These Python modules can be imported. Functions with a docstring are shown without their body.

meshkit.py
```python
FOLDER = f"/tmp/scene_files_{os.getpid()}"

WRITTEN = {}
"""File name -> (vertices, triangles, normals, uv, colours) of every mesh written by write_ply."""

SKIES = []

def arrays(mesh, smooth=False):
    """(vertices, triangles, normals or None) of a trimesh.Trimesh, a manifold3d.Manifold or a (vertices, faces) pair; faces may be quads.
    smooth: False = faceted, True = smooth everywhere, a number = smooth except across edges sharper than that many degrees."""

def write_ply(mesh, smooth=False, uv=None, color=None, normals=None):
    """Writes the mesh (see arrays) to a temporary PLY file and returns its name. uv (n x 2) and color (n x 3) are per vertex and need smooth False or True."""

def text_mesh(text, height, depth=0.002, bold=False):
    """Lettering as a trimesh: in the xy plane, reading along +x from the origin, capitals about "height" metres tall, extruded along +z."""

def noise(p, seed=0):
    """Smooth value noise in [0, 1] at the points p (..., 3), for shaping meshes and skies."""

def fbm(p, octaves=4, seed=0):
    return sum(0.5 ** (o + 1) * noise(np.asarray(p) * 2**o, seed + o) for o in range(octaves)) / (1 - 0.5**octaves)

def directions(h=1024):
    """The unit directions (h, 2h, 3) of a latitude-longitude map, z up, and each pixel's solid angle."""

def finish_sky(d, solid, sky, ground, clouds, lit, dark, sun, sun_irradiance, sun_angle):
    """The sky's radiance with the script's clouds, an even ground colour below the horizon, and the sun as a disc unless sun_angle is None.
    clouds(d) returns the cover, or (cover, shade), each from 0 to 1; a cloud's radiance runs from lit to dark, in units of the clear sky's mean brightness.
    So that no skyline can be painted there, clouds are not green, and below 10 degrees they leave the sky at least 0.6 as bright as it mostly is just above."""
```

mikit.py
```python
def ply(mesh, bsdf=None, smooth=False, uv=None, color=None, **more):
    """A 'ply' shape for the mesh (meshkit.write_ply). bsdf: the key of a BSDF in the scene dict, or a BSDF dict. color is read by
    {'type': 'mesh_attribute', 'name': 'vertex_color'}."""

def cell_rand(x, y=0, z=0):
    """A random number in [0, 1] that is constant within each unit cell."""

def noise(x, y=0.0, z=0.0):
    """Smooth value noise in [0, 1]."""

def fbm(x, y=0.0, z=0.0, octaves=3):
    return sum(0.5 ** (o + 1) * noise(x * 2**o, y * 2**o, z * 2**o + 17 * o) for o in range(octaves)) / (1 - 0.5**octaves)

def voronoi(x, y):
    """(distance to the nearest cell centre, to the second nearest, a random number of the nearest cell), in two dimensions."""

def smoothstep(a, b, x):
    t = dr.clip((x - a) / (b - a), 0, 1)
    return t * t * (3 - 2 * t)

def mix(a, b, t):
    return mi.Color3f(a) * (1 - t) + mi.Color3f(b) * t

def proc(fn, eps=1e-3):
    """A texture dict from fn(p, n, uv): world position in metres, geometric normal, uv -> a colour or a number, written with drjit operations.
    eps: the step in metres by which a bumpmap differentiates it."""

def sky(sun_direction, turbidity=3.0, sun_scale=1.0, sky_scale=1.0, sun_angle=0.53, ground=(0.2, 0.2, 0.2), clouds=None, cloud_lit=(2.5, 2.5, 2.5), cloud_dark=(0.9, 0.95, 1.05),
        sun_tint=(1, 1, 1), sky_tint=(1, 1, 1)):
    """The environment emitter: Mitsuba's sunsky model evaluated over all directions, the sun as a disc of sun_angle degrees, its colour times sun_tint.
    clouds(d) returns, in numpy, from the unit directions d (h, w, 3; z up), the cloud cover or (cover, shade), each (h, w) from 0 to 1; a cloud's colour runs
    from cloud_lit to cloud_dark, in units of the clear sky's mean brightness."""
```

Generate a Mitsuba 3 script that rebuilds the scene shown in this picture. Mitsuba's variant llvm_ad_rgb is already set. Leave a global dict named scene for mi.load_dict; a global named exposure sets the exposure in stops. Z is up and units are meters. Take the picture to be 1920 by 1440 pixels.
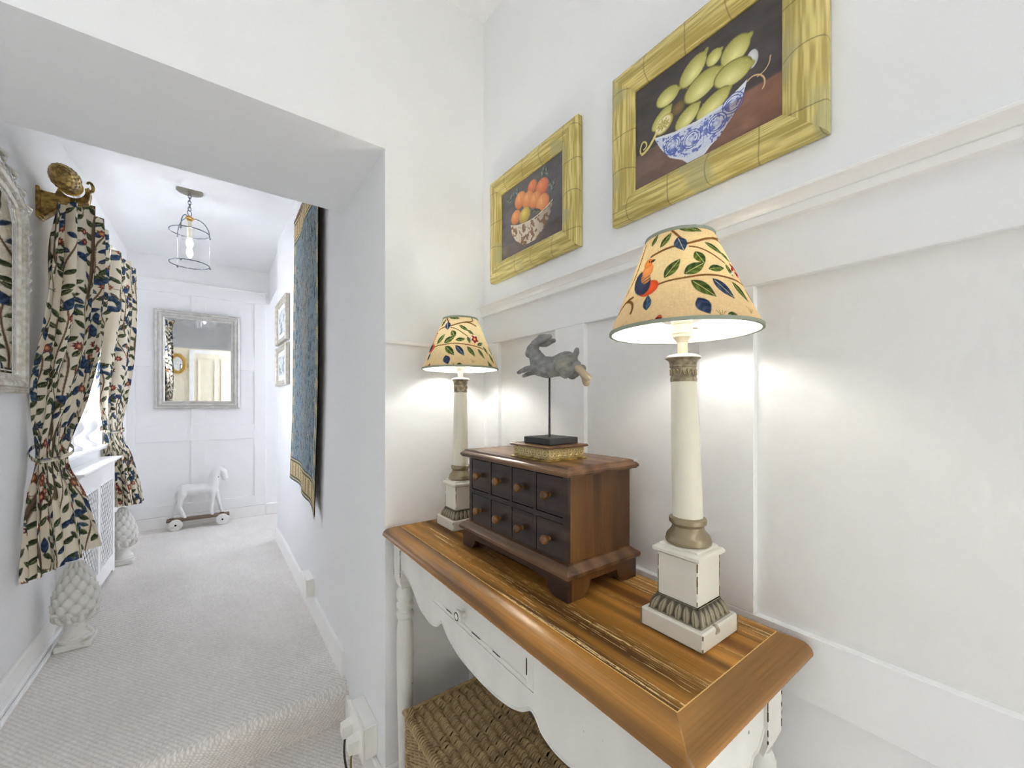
import math, random
import numpy as np, trimesh, manifold3d, shapely
from shapely.geometry import Polygon, box as sbox, LineString
from shapely import affinity
import drjit as dr
import mitsuba as mi
import mikit, meshkit
from mikit import proc, noise, fbm, voronoi, cell_rand, smoothstep, mix

T = mi.ScalarTransform4f
scene, labels = {}, {}
exposure = 0.5

# ------------------------------------------------------------------ camera
YAW, CAMH = math.radians(36.3), 1.155
scene['camera'] = {'type': 'perspective', 'fov': math.degrees(2 * math.atan(960 / 745.0)), 'fov_axis': 'x', 'near_clip': 0.02, 'far_clip': 100.0,
                   'principal_point_offset_x': 0.0, 'principal_point_offset_y': -39.0 / 1440.0,
                   'to_world': T().look_at(origin=[0, 0, CAMH], target=[math.sin(YAW), math.cos(YAW), CAMH], up=[0, 0, 1])}
# ------------------------------------------------------------------ light: daylight panes of the windows and the bulbs of the lamps, plus two added hall fills
DAY_WINDOW = [4.4, 4.8, 5.7]       # corridor window over the radiator
DAY_DOORWAY = [3.0, 3.2, 3.7]      # window of the side room behind the doorway
FILL_HALL_DOOR = [4.8, 5.3, 6.4]  # unseen glazed door behind the camera, added as fill light
FILL_HALL_LAMP = [5.6, 6.0, 7.0]          # unseen ceiling lamp behind the camera, added to fill the hall
TABLE_BULB = [98, 90, 80]
LANTERN_BULB = [125, 126, 127]

# ------------------------------------------------------------------ helpers
def lin(c):
    c = np.asarray(c, float) / 255.0
    return np.where(c <= 0.04045, c / 12.92, ((c + 0.055) / 1.055) ** 2.4)

def rgb(c):
    return {'type': 'rgb', 'value': [float(x) for x in lin(c)]}

def key(name):
    if name not in scene and name not in labels:
        return name
    i = 1
    while f'{name}_{i:03d}' in scene or f'{name}_{i:03d}' in labels:
        i += 1
    return f'{name}_{i:03d}'

def obj(name, mesh, mat, parent=None, smooth=30, label=None, cat=None, group=None, kind=None, **kw):
    k = key((parent + '__' if parent else '') + name)
    scene[k] = mikit.ply(mesh, mat, smooth=smooth, **kw)
    d = {}
    if label: d['label'] = label
    if cat: d['category'] = cat
    if group: d['group'] = group
    if kind: d['kind'] = kind
    if d: labels[k] = d
    return k

def thing(name, label, cat, group=None):
    k = key(name)
    labels[k] = {'label': label, 'category': cat}
    if group: labels[k]['group'] = group
    return k

def struct(name, mesh, mat, smooth=30, label=None):
    return obj(name, mesh, mat, None, smooth, label=label, kind='structure')

def cat(*ms):
    return trimesh.util.concatenate([m for m in ms])

def mani(m):
    mm = m.to_mesh()
    return trimesh.Trimesh(np.array(mm.vert_properties[:, :3]), np.array(mm.tri_verts), process=False)

def hull(pts):
    return mani(manifold3d.Manifold.hull_points(np.asarray(pts, float)))

def bx(x0, x1, y0, y1, z0, z1, b=0.0):
    if b <= 0:
        m = trimesh.creation.box((x1 - x0, y1 - y0, z1 - z0))
        m.apply_translation(((x0 + x1) / 2, (y0 + y1) / 2, (z0 + z1) / 2))
        return m
    b = min(b, (x1 - x0) * .49, (y1 - y0) * .49, (z1 - z0) * .49)
    p = []
    for i, x in ((1, x0), (-1, x1)):
        for j, y in ((1, y0), (-1, y1)):
            for l, z in ((1, z0), (-1, z1)):
                p += [(x, y + j * b, z + l * b), (x + i * b, y, z + l * b), (x + i * b, y + j * b, z)]
    return hull(p)

def ext_z(poly, z0, z1):
    m = trimesh.creation.extrude_polygon(poly, z1 - z0, engine='earcut')
    m.apply_translation((0, 0, z0))
    return m

def ext_x(poly, x0, x1):
    m = trimesh.creation.extrude_polygon(poly, x1 - x0, engine='earcut')
    v = m.vertices.copy()
    return trimesh.Trimesh(np.c_[v[:, 2] + x0, v[:, 0], v[:, 1]], m.faces, process=False)

def ext_y(poly, y0, y1):
    m = trimesh.creation.extrude_polygon(poly, y1 - y0, engine='earcut')
    v = m.vertices.copy()
    return trimesh.Trimesh(np.c_[v[:, 0], v[:, 2] + y0, v[:, 1]], m.faces[:, ::-1], process=False)

def lathe(prof, c=(0, 0, 0), n=40):
    """prof: (radius, z) from bottom to top."""
    prof = np.asarray(prof, float)
    a = np.linspace(0, 2 * np.pi, n, endpoint=False)
    v = np.stack([np.outer(prof[:, 0], np.cos(a)), np.outer(prof[:, 0], np.sin(a)), np.repeat(prof[:, 1:2], n, 1)], -1).reshape(-1, 3)
    f, i = [], np.arange(n)
    for k in range(len(prof) - 1):
        a0, a1, b0, b1 = k * n + i, k * n + (i + 1) % n, (k + 1) * n + i, (k + 1) * n + (i + 1) % n
        f += [np.stack([a0, a1, b1], 1), np.stack([a0, b1, b0], 1)]
    m = trimesh.Trimesh(v, np.vstack(f), process=False)
    caps = []
    for k, flip in ((0, True), (len(prof) - 1, False)):
        if prof[k, 0] > 1e-6 and np.abs(prof[0] - prof[-1]).max() > 1e-9:
            vv = np.vstack([v[k * n:(k + 1) * n], [[0, 0, prof[k, 1]]]])
            ff = np.stack([i, (i + 1) % n, i * 0 + n], 1)
            caps.append(trimesh.Trimesh(vv, ff[:, ::-1] if flip else ff, process=False))
    m = cat(m, *caps) if caps else m
    m.apply_translation(c)
    return m

def tube(pts, r, n=8, closed=False):
    p = np.asarray(pts, float)
    r = np.broadcast_to(np.asarray(r, float), (len(p),))
    if closed:
        t = np.roll(p, -1, 0) - np.roll(p, 1, 0)
    else:
        t = np.gradient(p, axis=0)
    t /= np.linalg.norm(t, axis=1, keepdims=True) + 1e-12
    u = np.cross(t[0], [0, 0, 1.0] if abs(t[0][2]) < 0.9 else [1.0, 0, 0]); u /= np.linalg.norm(u)
    us = []
    for k in range(len(p)):
        u = u - t[k] * (u @ t[k]); u /= np.linalg.norm(u) + 1e-12
        us.append(u)
    us = np.array(us); w = np.cross(t, us)
    a = np.linspace(0, 2 * np.pi, n, endpoint=False)
    v = (p[:, None] + r[:, None, None] * (us[:, None] * np.cos(a)[None, :, None] + w[:, None] * np.sin(a)[None, :, None])).reshape(-1, 3)
    f, i, L = [], np.arange(n), len(p)
    for k in range(L if closed else L - 1):
        q = (k + 1) % L
        f += [np.stack([k * n + i, k * n + (i + 1) % n, q * n + (i + 1) % n], 1), np.stack([k * n + i, q * n + (i + 1) % n, q * n + i], 1)]
    f = np.vstack(f)
    if not closed:
        v = np.vstack([v, p[:1], p[-1:]])
        f = np.vstack([f, np.stack([(i + 1) % n, i, i * 0 + L * n], 1), np.stack([(L - 1) * n + i, (L - 1) * n + (i + 1) % n, i * 0 + L * n + 1], 1)])
    return trimesh.Trimesh(v, f, process=False)

def curve(pts, n=40):
    """Smooth curve through the points."""
    p = np.asarray(pts, float)
    from scipy.interpolate import CubicSpline
    d = np.r_[0, np.cumsum(np.linalg.norm(np.diff(p, axis=0), axis=1))]
    return CubicSpline(d, p)(np.linspace(0, d[-1], n))

def ring(x0, x1, y0, y1, r, n=6):
    r = max(r, 1e-4)
    out = []
    for cx, cy, a0 in ((x1 - r, y1 - r, 0), (x0 + r, y1 - r, 90), (x0 + r, y0 + r, 180), (x1 - r, y0 + r, 270)):
        for a in np.radians(np.linspace(a0, a0 + 90, n)):
            out.append((cx + r * math.cos(a), cy + r * math.sin(a)))
    return np.array(out)

def slab(x0, x1, y0, y1, prof, r=0.004, n=5):
    """A moulded board: prof is (inset, z) from bottom to top, corners rounded with radius r at inset 0."""
    rs = [np.c_[ring(x0 + i, x1 - i, y0 + i, y1 - i, r - i if r - i > 0.0015 else 0.0015, n), np.full(4 * n, z)] for i, z in prof]
    v = np.vstack(rs); m, f, i = 4 * n, [], np.arange(4 * n)
    for k in range(len(prof) - 1):
        a0, a1, b0, b1 = k * m + i, k * m + (i + 1) % m, (k + 1) * m + i, (k + 1) * m + (i + 1) % m
        f += [np.stack([a0, a1, b1], 1), np.stack([a0, b1, b0], 1)]
    L = len(v); v = np.vstack([v, [[(x0 + x1) / 2, (y0 + y1) / 2, prof[0][1]], [(x0 + x1) / 2, (y0 + y1) / 2, prof[-1][1]]]])
    f += [np.stack([(i + 1) % m, i, i * 0 + L], 1), np.stack([(len(prof) - 1) * m + i, (len(prof) - 1) * m + (i + 1) % m, i * 0 + L + 1], 1)]
    return trimesh.Trimesh(v, np.vstack(f), process=False)

def grid_faces(h, w):
    i, j = np.meshgrid(np.arange(h - 1), np.arange(w - 1), indexing='ij')
    a = (i * w + j).ravel()
    return np.vstack([np.stack([a, a + 1, a + w + 1], 1), np.stack([a, a + w + 1, a + w], 1)])

def limb(spheres, links, cell=0.004, it=12):
    """Manifold hulls of linked spheres, joined, refined and smoothed: one continuous body."""
    out = None
    def ball(p, r):
        return manifold3d.Manifold.sphere(r, 20).translate([float(x) for x in p])
    for a, b in links:
        m = manifold3d.Manifold.batch_hull([ball(*spheres[a]), ball(*spheres[b])])
        out = m if out is None else out + m
    m = mani(out.refine_to_length(cell))
    m.merge_vertices()
    trimesh.smoothing.filter_taubin(m, iterations=it)
    return m

def place(m, loc=(0, 0, 0), rotz=0.0, s=1.0):
    m = m.copy()
    M = trimesh.transformations.rotation_matrix(rotz, [0, 0, 1]); M[:3, :3] *= s; M[:3, 3] = loc
    m.apply_transform(M)
    return m

def mitre_frame(o, u, v, nrm, w, h, prof):
    """Picture frame rails: four meshes with uv (metres along the rail, metres across). o: centre on the wall, prof: (inset, depth)."""
    o, u, v, nrm = (np.asarray(x, float) for x in (o, u, v, nrm))
    corners = [(-1, -1), (1, -1), (1, 1), (-1, 1)]
    arc = np.r_[0, np.cumsum(np.linalg.norm(np.diff(np.asarray(prof), axis=0), axis=1))]
    out = []
    for k in range(4):
        a, b = corners[k], corners[(k + 1) % 4]
        L = w if k % 2 == 0 else h
        V, UV, F = [], [], []
        for q in range(len(prof) - 1):
            base = len(V)
            for (ins, dep), s_ in ((prof[q], arc[q]), (prof[q + 1], arc[q + 1])):
                for e, cc in ((0, a), (1, b)):
                    V.append(o + u * cc[0] * (w / 2 - ins) + v * cc[1] * (h / 2 - ins) + nrm * dep)
                    UV.append((ins if e == 0 else L - ins, s_))
            F += [(base, base + 1, base + 3), (base, base + 3, base + 2)]
        V, F = np.array(V), np.array(F)
        n0 = np.cross(V[F[0][1]] - V[F[0][0]], V[F[0][2]] - V[F[0][0]])
        out.append((trimesh.Trimesh(V, F, process=False), np.array(UV)))
    return out

# painter of printed and woven patterns, per vertex of a fine mesh (colour of the print only)
class Paint:
    def __init__(s, P, base):
        s.P = np.asarray(P, float); s.C = np.tile(np.asarray(base, float), (len(s.P), 1)) if np.ndim(base) == 1 else np.array(base, float)
    def near(s, c, r):
        return np.nonzero((np.abs(s.P[:, 0] - c[0]) < r) & (np.abs(s.P[:, 1] - c[1]) < r))[0]
    def put(s, idx, alpha, col):
        a = np.clip(alpha, 0, 1)[:, None]
        s.C[idx] = s.C[idx] * (1 - a) + np.asarray(col, float) * a
    def loc(s, idx, c, ang):
        d = s.P[idx] - np.asarray(c); ca, sa = math.cos(ang), math.sin(ang)
        return d[:, 0] * ca + d[:, 1] * sa, -d[:, 0] * sa + d[:, 1] * ca
    def ellipse(s, c, a, b, ang, col, col2=None, soft=0.12, light=(0, 0)):
        idx = s.near(c, max(a, b) * 1.1)
        if not len(idx): return
        x, y = s.loc(idx, c, math.radians(ang)); r = np.hypot(x / a, y / b)
        cc = np.asarray(col, float)
        if col2 is not None:
            t = np.clip(np.hypot(x / a - light[0], y / b - light[1]) / 1.25, 0, 1)[:, None]
            cc = cc * (1 - t) + np.asarray(col2, float) * t
        s.put(idx, (1 - r) / soft, cc)
    def leaf(s, c, L, W, ang, col, vein=None, col2=None):
        idx = s.near(c, L * 0.55 + W * .3)
        if not len(idx): return
        x, y = s.loc(idx, c, math.radians(ang)); x = x / (L / 2)
        w = np.clip(1 - np.abs(x) ** 2.0, 0, 1) * (1 - 0.25 * x) * W / 2
        cc = np.asarray(col, float)
        t = np.clip(0.5 + y / np.maximum(W * .5, 1e-6), 0, 1)[:, None]
        cc = cc * (1 - t) + np.asarray(col2 if col2 is not None else np.asarray(col) * .72, float) * t
        side = 0.85 + 0.3 * (np.sin((x * 9 - np.abs(y) / W * 9)) > .2)
        s.put(idx, (w - np.abs(y)) / (W * .07) * (np.abs(x) < 1), cc * side[:, None])
        if vein is not None:
            s.put(idx, (W * .045 - np.abs(y)) / (W * .04) * (np.abs(x) < .82), vein)
    def stroke(s, pts, w, col, smooth=True):
        p = curve(pts, 24) if smooth and len(pts) > 2 else np.asarray(pts, float)
        c, r = (p.min(0) + p.max(0)) / 2, np.ptp(p, axis=0).max() / 2 + w
        idx = s.near(c, r)
        if not len(idx): return
        q, d = s.P[idx], np.full(len(idx), 1e9)
        for a, b in zip(p[:-1], p[1:]):
            ab = b - a; t = np.clip(((q - a) @ ab) / (ab @ ab + 1e-12), 0, 1)
            d = np.minimum(d, np.linalg.norm(q - a - t[:, None] * ab, axis=1))
        s.put(idx, (w / 2 - d) / (w * .18), col)
    def flower(s, c, r, col, heart, n=5, rot=0.3):
        idx = s.near(c, r * 1.3)
        if not len(idx): return
        x, y = s.loc(idx, c, 0); a = np.arctan2(y, x); rr = np.hypot(x, y)
        edge = r * (0.82 + 0.18 * np.cos(n * a + rot))
        k = (0.72 + 0.28 * np.cos(rr / r * 14 + 1))[:, None]
        s.put(idx, (edge - rr) / (r * .1), np.asarray(col) * k)
        s.put(idx, (r * .28 - rr) / (r * .08), heart)
    def poly(s, pts, col, soft=None):
        pg = Polygon(pts); x0, y0, x1, y1 = pg.bounds
        idx = np.nonzero((s.P[:, 0] >= x0) & (s.P[:, 0] <= x1) & (s.P[:, 1] >= y0) & (s.P[:, 1] <= y1))[0]
        idx = idx[shapely.contains_xy(pg, s.P[idx])]
        s.put(idx, np.ones(len(idx)), col)
        return idx
    def linear(s):
        return lin(np.clip(s.C, 0, 255))

VCOL = {'type': 'mesh_attribute', 'name': 'vertex_color'}

# ------------------------------------------------------------------ materials
def two(b): return {'type': 'twosided', 'b': b}
def diff(c): return two({'type': 'diffuse', 'reflectance': c if isinstance(c, dict) else rgb(c)})
def prin(c, rough=.5, spec=.5, metal=0.0, **k):
    return two({'type': 'principled', 'base_color': c if isinstance(c, dict) else rgb(c), 'roughness': rough, 'specular': spec, 'metallic': metal, **k})

def wall_tex(c, amt=.03):
    a, b = lin(c), lin(c) * (1 - amt)
    def fn(p, n, uv):
        t = fbm(p.x * 3 + p.z * 1.3, p.y * 3, p.z * 2.2, 3)
        return mix(list(map(float, a)), list(map(float, b)), t)
    return proc(fn)
def lining_fn(p, n, uv):                     # embossed lining paper of the panels: faint relief
    return (fbm(p.y * 140, p.z * 90, p.x * 50, 3) - .5)

scene['m_wall'] = diff(wall_tex((239, 240, 240)))
scene['m_wall_cool'] = diff(wall_tex((240, 240, 240)))
scene['m_ceiling'] = diff(wall_tex((239, 240, 240), .02))
scene['m_panel'] = two({'type': 'bumpmap', 'arbitrary': proc(lining_fn, 2e-3), 'scale': 0.0012, 'b': {'type': 'diffuse', 'reflectance': wall_tex((237, 237, 235), .04)}})
scene['m_trim'] = prin(wall_tex((240, 239, 236), .02), .45, .35)
scene['m_plastic'] = prin((238, 236, 230), .35, .5)
scene['m_cream_wall'] = diff(wall_tex((238, 229, 206)))
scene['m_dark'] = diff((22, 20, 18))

def carpet_coord(p):
    return p.x, p.y - p.z
def carpet_h(p, n, uv):
    x, y = carpet_coord(p)
    u, v = (x * .80 + y * .60) / .0115, (-x * .60 + y * .80) / .0062
    row = dr.floor(u); fu = u - row - .5
    fv = v + .5 * (row - 2 * dr.floor(row * .5)); fv = fv - dr.floor(fv) - .5
    return (1 - dr.minimum(1, 4 * (fu * fu + fv * fv)))
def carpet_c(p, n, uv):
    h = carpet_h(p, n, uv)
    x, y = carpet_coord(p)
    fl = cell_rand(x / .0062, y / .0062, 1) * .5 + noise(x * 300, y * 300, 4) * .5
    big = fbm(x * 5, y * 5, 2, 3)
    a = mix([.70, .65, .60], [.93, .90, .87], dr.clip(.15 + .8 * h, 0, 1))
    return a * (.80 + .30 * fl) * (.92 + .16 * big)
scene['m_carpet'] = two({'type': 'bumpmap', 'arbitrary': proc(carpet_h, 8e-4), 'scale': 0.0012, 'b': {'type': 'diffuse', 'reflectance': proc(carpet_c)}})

def wood_fn(axis, c0, c1, c2, pale, scale=1.0, seed=0.0, streak=.5):
    """grain along world axis 0 or 1 or 2."""
    def fn(p, n, uv):
        q = [p.x, p.y, p.z]
        l = q[axis]; a = q[(axis + 1) % 3]; b = q[(axis + 2) % 3]
        w = fbm(l * 2.2 * scale + seed, a * 9 * scale, b * 9 * scale, 3)
        g = noise(l * 2.2 * scale + seed, (a + .02 * w) * 48 * scale, (b + .02 * w) * 48 * scale)
        fine = noise(l * 14 * scale, a * 520 * scale, b * 520 * scale + seed)
        col = mix(c0, c1, smoothstep(.30, .68, .5 * w + .5 * g))
        col = mix(col, c2, smoothstep(.58, .85, noise(l * 1.7 + seed + 9, a * 34 * scale, b * 34 * scale)) * .8)
        col = col * (.84 + .3 * fine)
        s = noise(l * 5.5 + seed, a * 210 + 3, b * 210) * noise(l * 2.1 + 40 + seed, a * 22, b * 22)
        k = smoothstep(.40, .54, s) * streak * smoothstep(.3, .5, noise(l * 240, a * 900, b * 900))
        k2 = smoothstep(.62, .80, noise(l * 42 + seed, a * 520, b * 520)) * smoothstep(.48, .66, noise(l * 3.2 + seed, a * 46 + 5, b * 46)) * streak * .55
        return mix(mix(col, pale, k), pale, k2)
    return fn
OAK = dict(c0=[.085, .036, .009], c1=[.47, .215, .042], c2=[.21, .072, .016], pale=[.86, .62, .32])
for i in range(5):
    f = [1.0, .82, 1.1, .9, 1.02][i]
    scene[f'm_plank_{i}'] = prin(proc(wood_fn(1, [x * f for x in OAK['c0']], [x * f for x in OAK['c1']], [x * f for x in OAK['c2']], OAK['pale'], 1.0, 3.7 * i, .75)), .48, .2)
TOP = (.367, .7085, .207, 1.124)
def slab_wood(p, n, uv):
    a = wood_fn(1, OAK['c0'], OAK['c1'], [.30, .13, .03], OAK['pale'], 1.0, 21.0, 0.0)(p, n, uv)
    b = wood_fn(0, [.20, .095, .022], OAK['c1'], [.30, .13, .03], OAK['pale'], 1.0, 33.7, 0.0)(p, n, uv)
    end = dr.maximum(TOP[2] + (dr.minimum(p.x - TOP[0], 2.0)) - p.y, p.y - TOP[3] + (p.x - TOP[0])) > 0
    c = dr.select(end, b, a)
    return c * .9
scene['m_slab'] = prin(proc(slab_wood), .30, .45)
scene['m_groove'] = diff((214, 176, 116))
DKW = dict(c0=[.022, .010, .006], c1=[.075, .036, .016], c2=[.045, .018, .009], pale=[.12, .07, .04])
scene['m_chest_front'] = prin(proc(wood_fn(1, [.017, .009, .007], [.046, .025, .017], [.03, .014, .010], [.1, .06, .04], 1.0, 2.0, .1)), .33, .5)
scene['m_chest_side'] = prin(proc(wood_fn(2, [.055, .024, .007], [.19, .088, .024], [.12, .045, .013], [.2, .11, .05], 1.2, 7.0, .15)), .36, .5)
scene['m_chest_top'] = prin(proc(wood_fn(1, [.05, .022, .010], [.14, .068, .027], [.10, .038, .015], [.25, .15, .08], 1.0, 5.0, .15)), .28, .55)
scene['m_old_wood'] = prin(proc(wood_fn(0, [.13, .09, .06], [.30, .23, .17], [.17, .10, .06], [.4, .34, .28], 1.0, 1.0, .2)), .7, .3)

def distress(base, dark, amount=.62, sc=90.0):
    def fn(p, n, uv):
        a = fbm(p.x * sc, p.y * sc, p.z * sc, 3); b = noise(p.x * 14, p.y * 14, p.z * 14)
        k = smoothstep(amount, amount + .06, a * .72 + b * .28)
        g = fbm(p.x * 25, p.y * 25, p.z * 8, 3)
        return mix(mix(base, [x * .84 for x in base], g), dark, k)
    return proc(fn)
scene['m_table_paint'] = prin(distress([.76, .75, .70], [.09, .075, .06], .785), .5, .4)
scene['m_wear'] = diff((70, 62, 52))
scene['m_wear_pale'] = diff((128, 114, 86))
def worn_line(x, y, z0, z1, r, seed):
    rr, z, ms = random.Random(seed), z0, []
    while z < z1 - .003:
        L = min(rr.uniform(.003, .016), z1 - z); q = r * rr.uniform(.55, 1.1)
        ms.append(bx(x - q, x + q, y - q, y + q, z, z + L, q * .4)); z += L + rr.choice([.0005, .001, .006, .012])
    return cat(*ms)
scene['m_lamp_cream'] = prin(distress([.76, .73, .63], [.32, .27, .18], .70, 60), .42, .45)
scene['m_lamp_column'] = prin(wall_tex((226, 222, 203), .08), .40, .45)
def bronze_fn(p, n, uv):
    t = fbm(p.x * 120, p.y * 120, p.z * 120, 3)
    return mix([.17, .14, .09], [.33, .28, .19], smoothstep(.3, .7, t))
scene['m_bronze'] = prin(proc(bronze_fn), .42, .5, .55)
scene['m_bronze_smooth'] = prin((150, 136, 110), .35, .5, .6)
scene['m_holder'] = prin((226, 212, 178), .35, .5)
scene['m_trim_green'] = diff((150, 156, 140))
scene['m_shade_lining'] = {'type': 'principledthin', 'base_color': rgb((250, 248, 244)), 'roughness': .9, 'diff_trans': .55, 'eta': 1.05}
scene['m_shade_fabric'] = {'type': 'principledthin', 'base_color': VCOL, 'roughness': .9, 'diff_trans': .40, 'eta': 1.05}
scene['m_cloth'] = diff(VCOL)
scene['m_print'] = two({'type': 'principled', 'base_color': VCOL, 'roughness': .35, 'specular': .25})

def gilt_fn(p, n, uv):
    L, s = uv.x, uv.y
    grain = noise(L * 26, s * 420) * .6 + noise(L * 9, s * 150 + 7) * .4
    col = mix([.40, .31, .075], [.68, .57, .21], smoothstep(.2, .8, grain))
    patch = fbm(p.y * 16, p.z * 16, 3, 3)
    col = mix(col, [.40, .38, .19], smoothstep(.56, .72, patch) * .7)
    cell = (L - .012) / .082
    w = cell + .06 * dr.sin(s * 45 + dr.floor(cell) * 3) + .07 * noise(dr.floor(cell) * 3.3, 1.0)
    d = dr.abs(w - dr.floor(w) - .5)
    return mix(col, [.13, .10, .03], (1 - smoothstep(.006, .020, d)) * .55)
scene['m_gilt_frame'] = prin(proc(gilt_fn), .42, .5, .15)

def silver_fn(p, n, uv):
    t = fbm(p.x * 40, p.y * 40, p.z * 40, 3); s_ = noise(p.x * 300, p.y * 300, p.z * 12)
    return mix([.40, .38, .34], [.72, .71, .68], t * .7 + s_ * .3)
scene['m_silver'] = prin(proc(silver_fn), .38, .5, .45)
def silver_gold_fn(p, n, uv):
    t = fbm(p.x * 60, p.y * 60, p.z * 60, 3)
    return mix([.47, .42, .32], [.68, .65, .58], smoothstep(.2, .8, t))
scene['m_silver_gold'] = prin(proc(silver_gold_fn), .40, .5, .5)
scene['m_mirror'] = two({'type': 'conductor', 'material': 'none', 'specular_reflectance': {'type': 'rgb', 'value': [.93, .94, .94]}})
def gold_fn(p, n, uv):
    t = fbm(p.x * 70, p.y * 70, p.z * 70, 3)
    return mix([.16, .095, .022], [.50, .34, .10], smoothstep(.3, .75, t))
scene['m_gold'] = prin(proc(gold_fn), .34, .5, .6)
scene['m_gold_bright'] = prin((196, 158, 84), .3, .5, .7)
scene['m_gold_relief'] = prin(proc(lambda p, n, uv: mix([.25, .19, .07], [.74, .60, .30], smoothstep(.3, .7, fbm(p.x * 160, p.y * 160, p.z * 160, 2)))), .4, .5, .5)
scene['m_black'] = prin((38, 38, 40), .4, .4)
def hare_fn(p, n, uv):
    t = fbm(p.x * 120, p.y * 120, p.z * 120, 3); g = fbm(p.x * 30 + 4, p.y * 30, p.z * 30, 2)
    c = mix([.10, .10, .10], [.30, .30, .295], t)
    return mix(c, [.30, .29, .20], smoothstep(.45, .8, g * .6 + t * .4) * .6)
scene['m_hare'] = prin(proc(hare_fn), .6, .35)
scene['m_hare_pale'] = prin((176, 160, 134), .6, .3)
def stone_fn(p, n, uv):
    t = fbm(p.x * 45, p.y * 45, p.z * 45, 4); d = noise(p.x * 11, p.y * 11, p.z * 11)
    return mix([.76, .75, .71], [.58, .55, .48], smoothstep(.52, .8, t * .7 + d * .3))
scene['m_stone'] = diff(proc(stone_fn))
scene['m_white_wood'] = prin(distress([.82, .82, .81], [.42, .38, .33], .73, 50), .55, .3)
scene['m_white_paint'] = prin((243, 243, 243), .4, .4)
scene['m_nickel'] = prin((150, 145, 130), .3, .5, .8)
scene['m_steel_wire'] = prin((105, 112, 122), .3, .5, .8)
scene['m_candle'] = diff((238, 230, 205))
scene['m_glass'] = {'type': 'thindielectric', 'int_ior': 1.5}
scene['m_bulb'] = diff((255, 250, 240))
scene['m_cord'] = prin((60, 52, 40), .5, .4)
scene['m_cord_gold'] = prin((130, 116, 62), .45, .4)
def wicker_fn(p, n, uv):
    t = noise(p.x * 45, p.y * 45, p.z * 45); u = noise(p.x * 12, p.y * 90, p.z * 60)
    return mix([.20, .130, .058], [.50, .36, .18], t * .55 + u * .45)
scene['m_wicker'] = prin(proc(wicker_fn), .48, .4)
scene['m_wicker_dark'] = diff((44, 32, 18))
scene['m_mat'] = diff((236, 236, 232))

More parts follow.
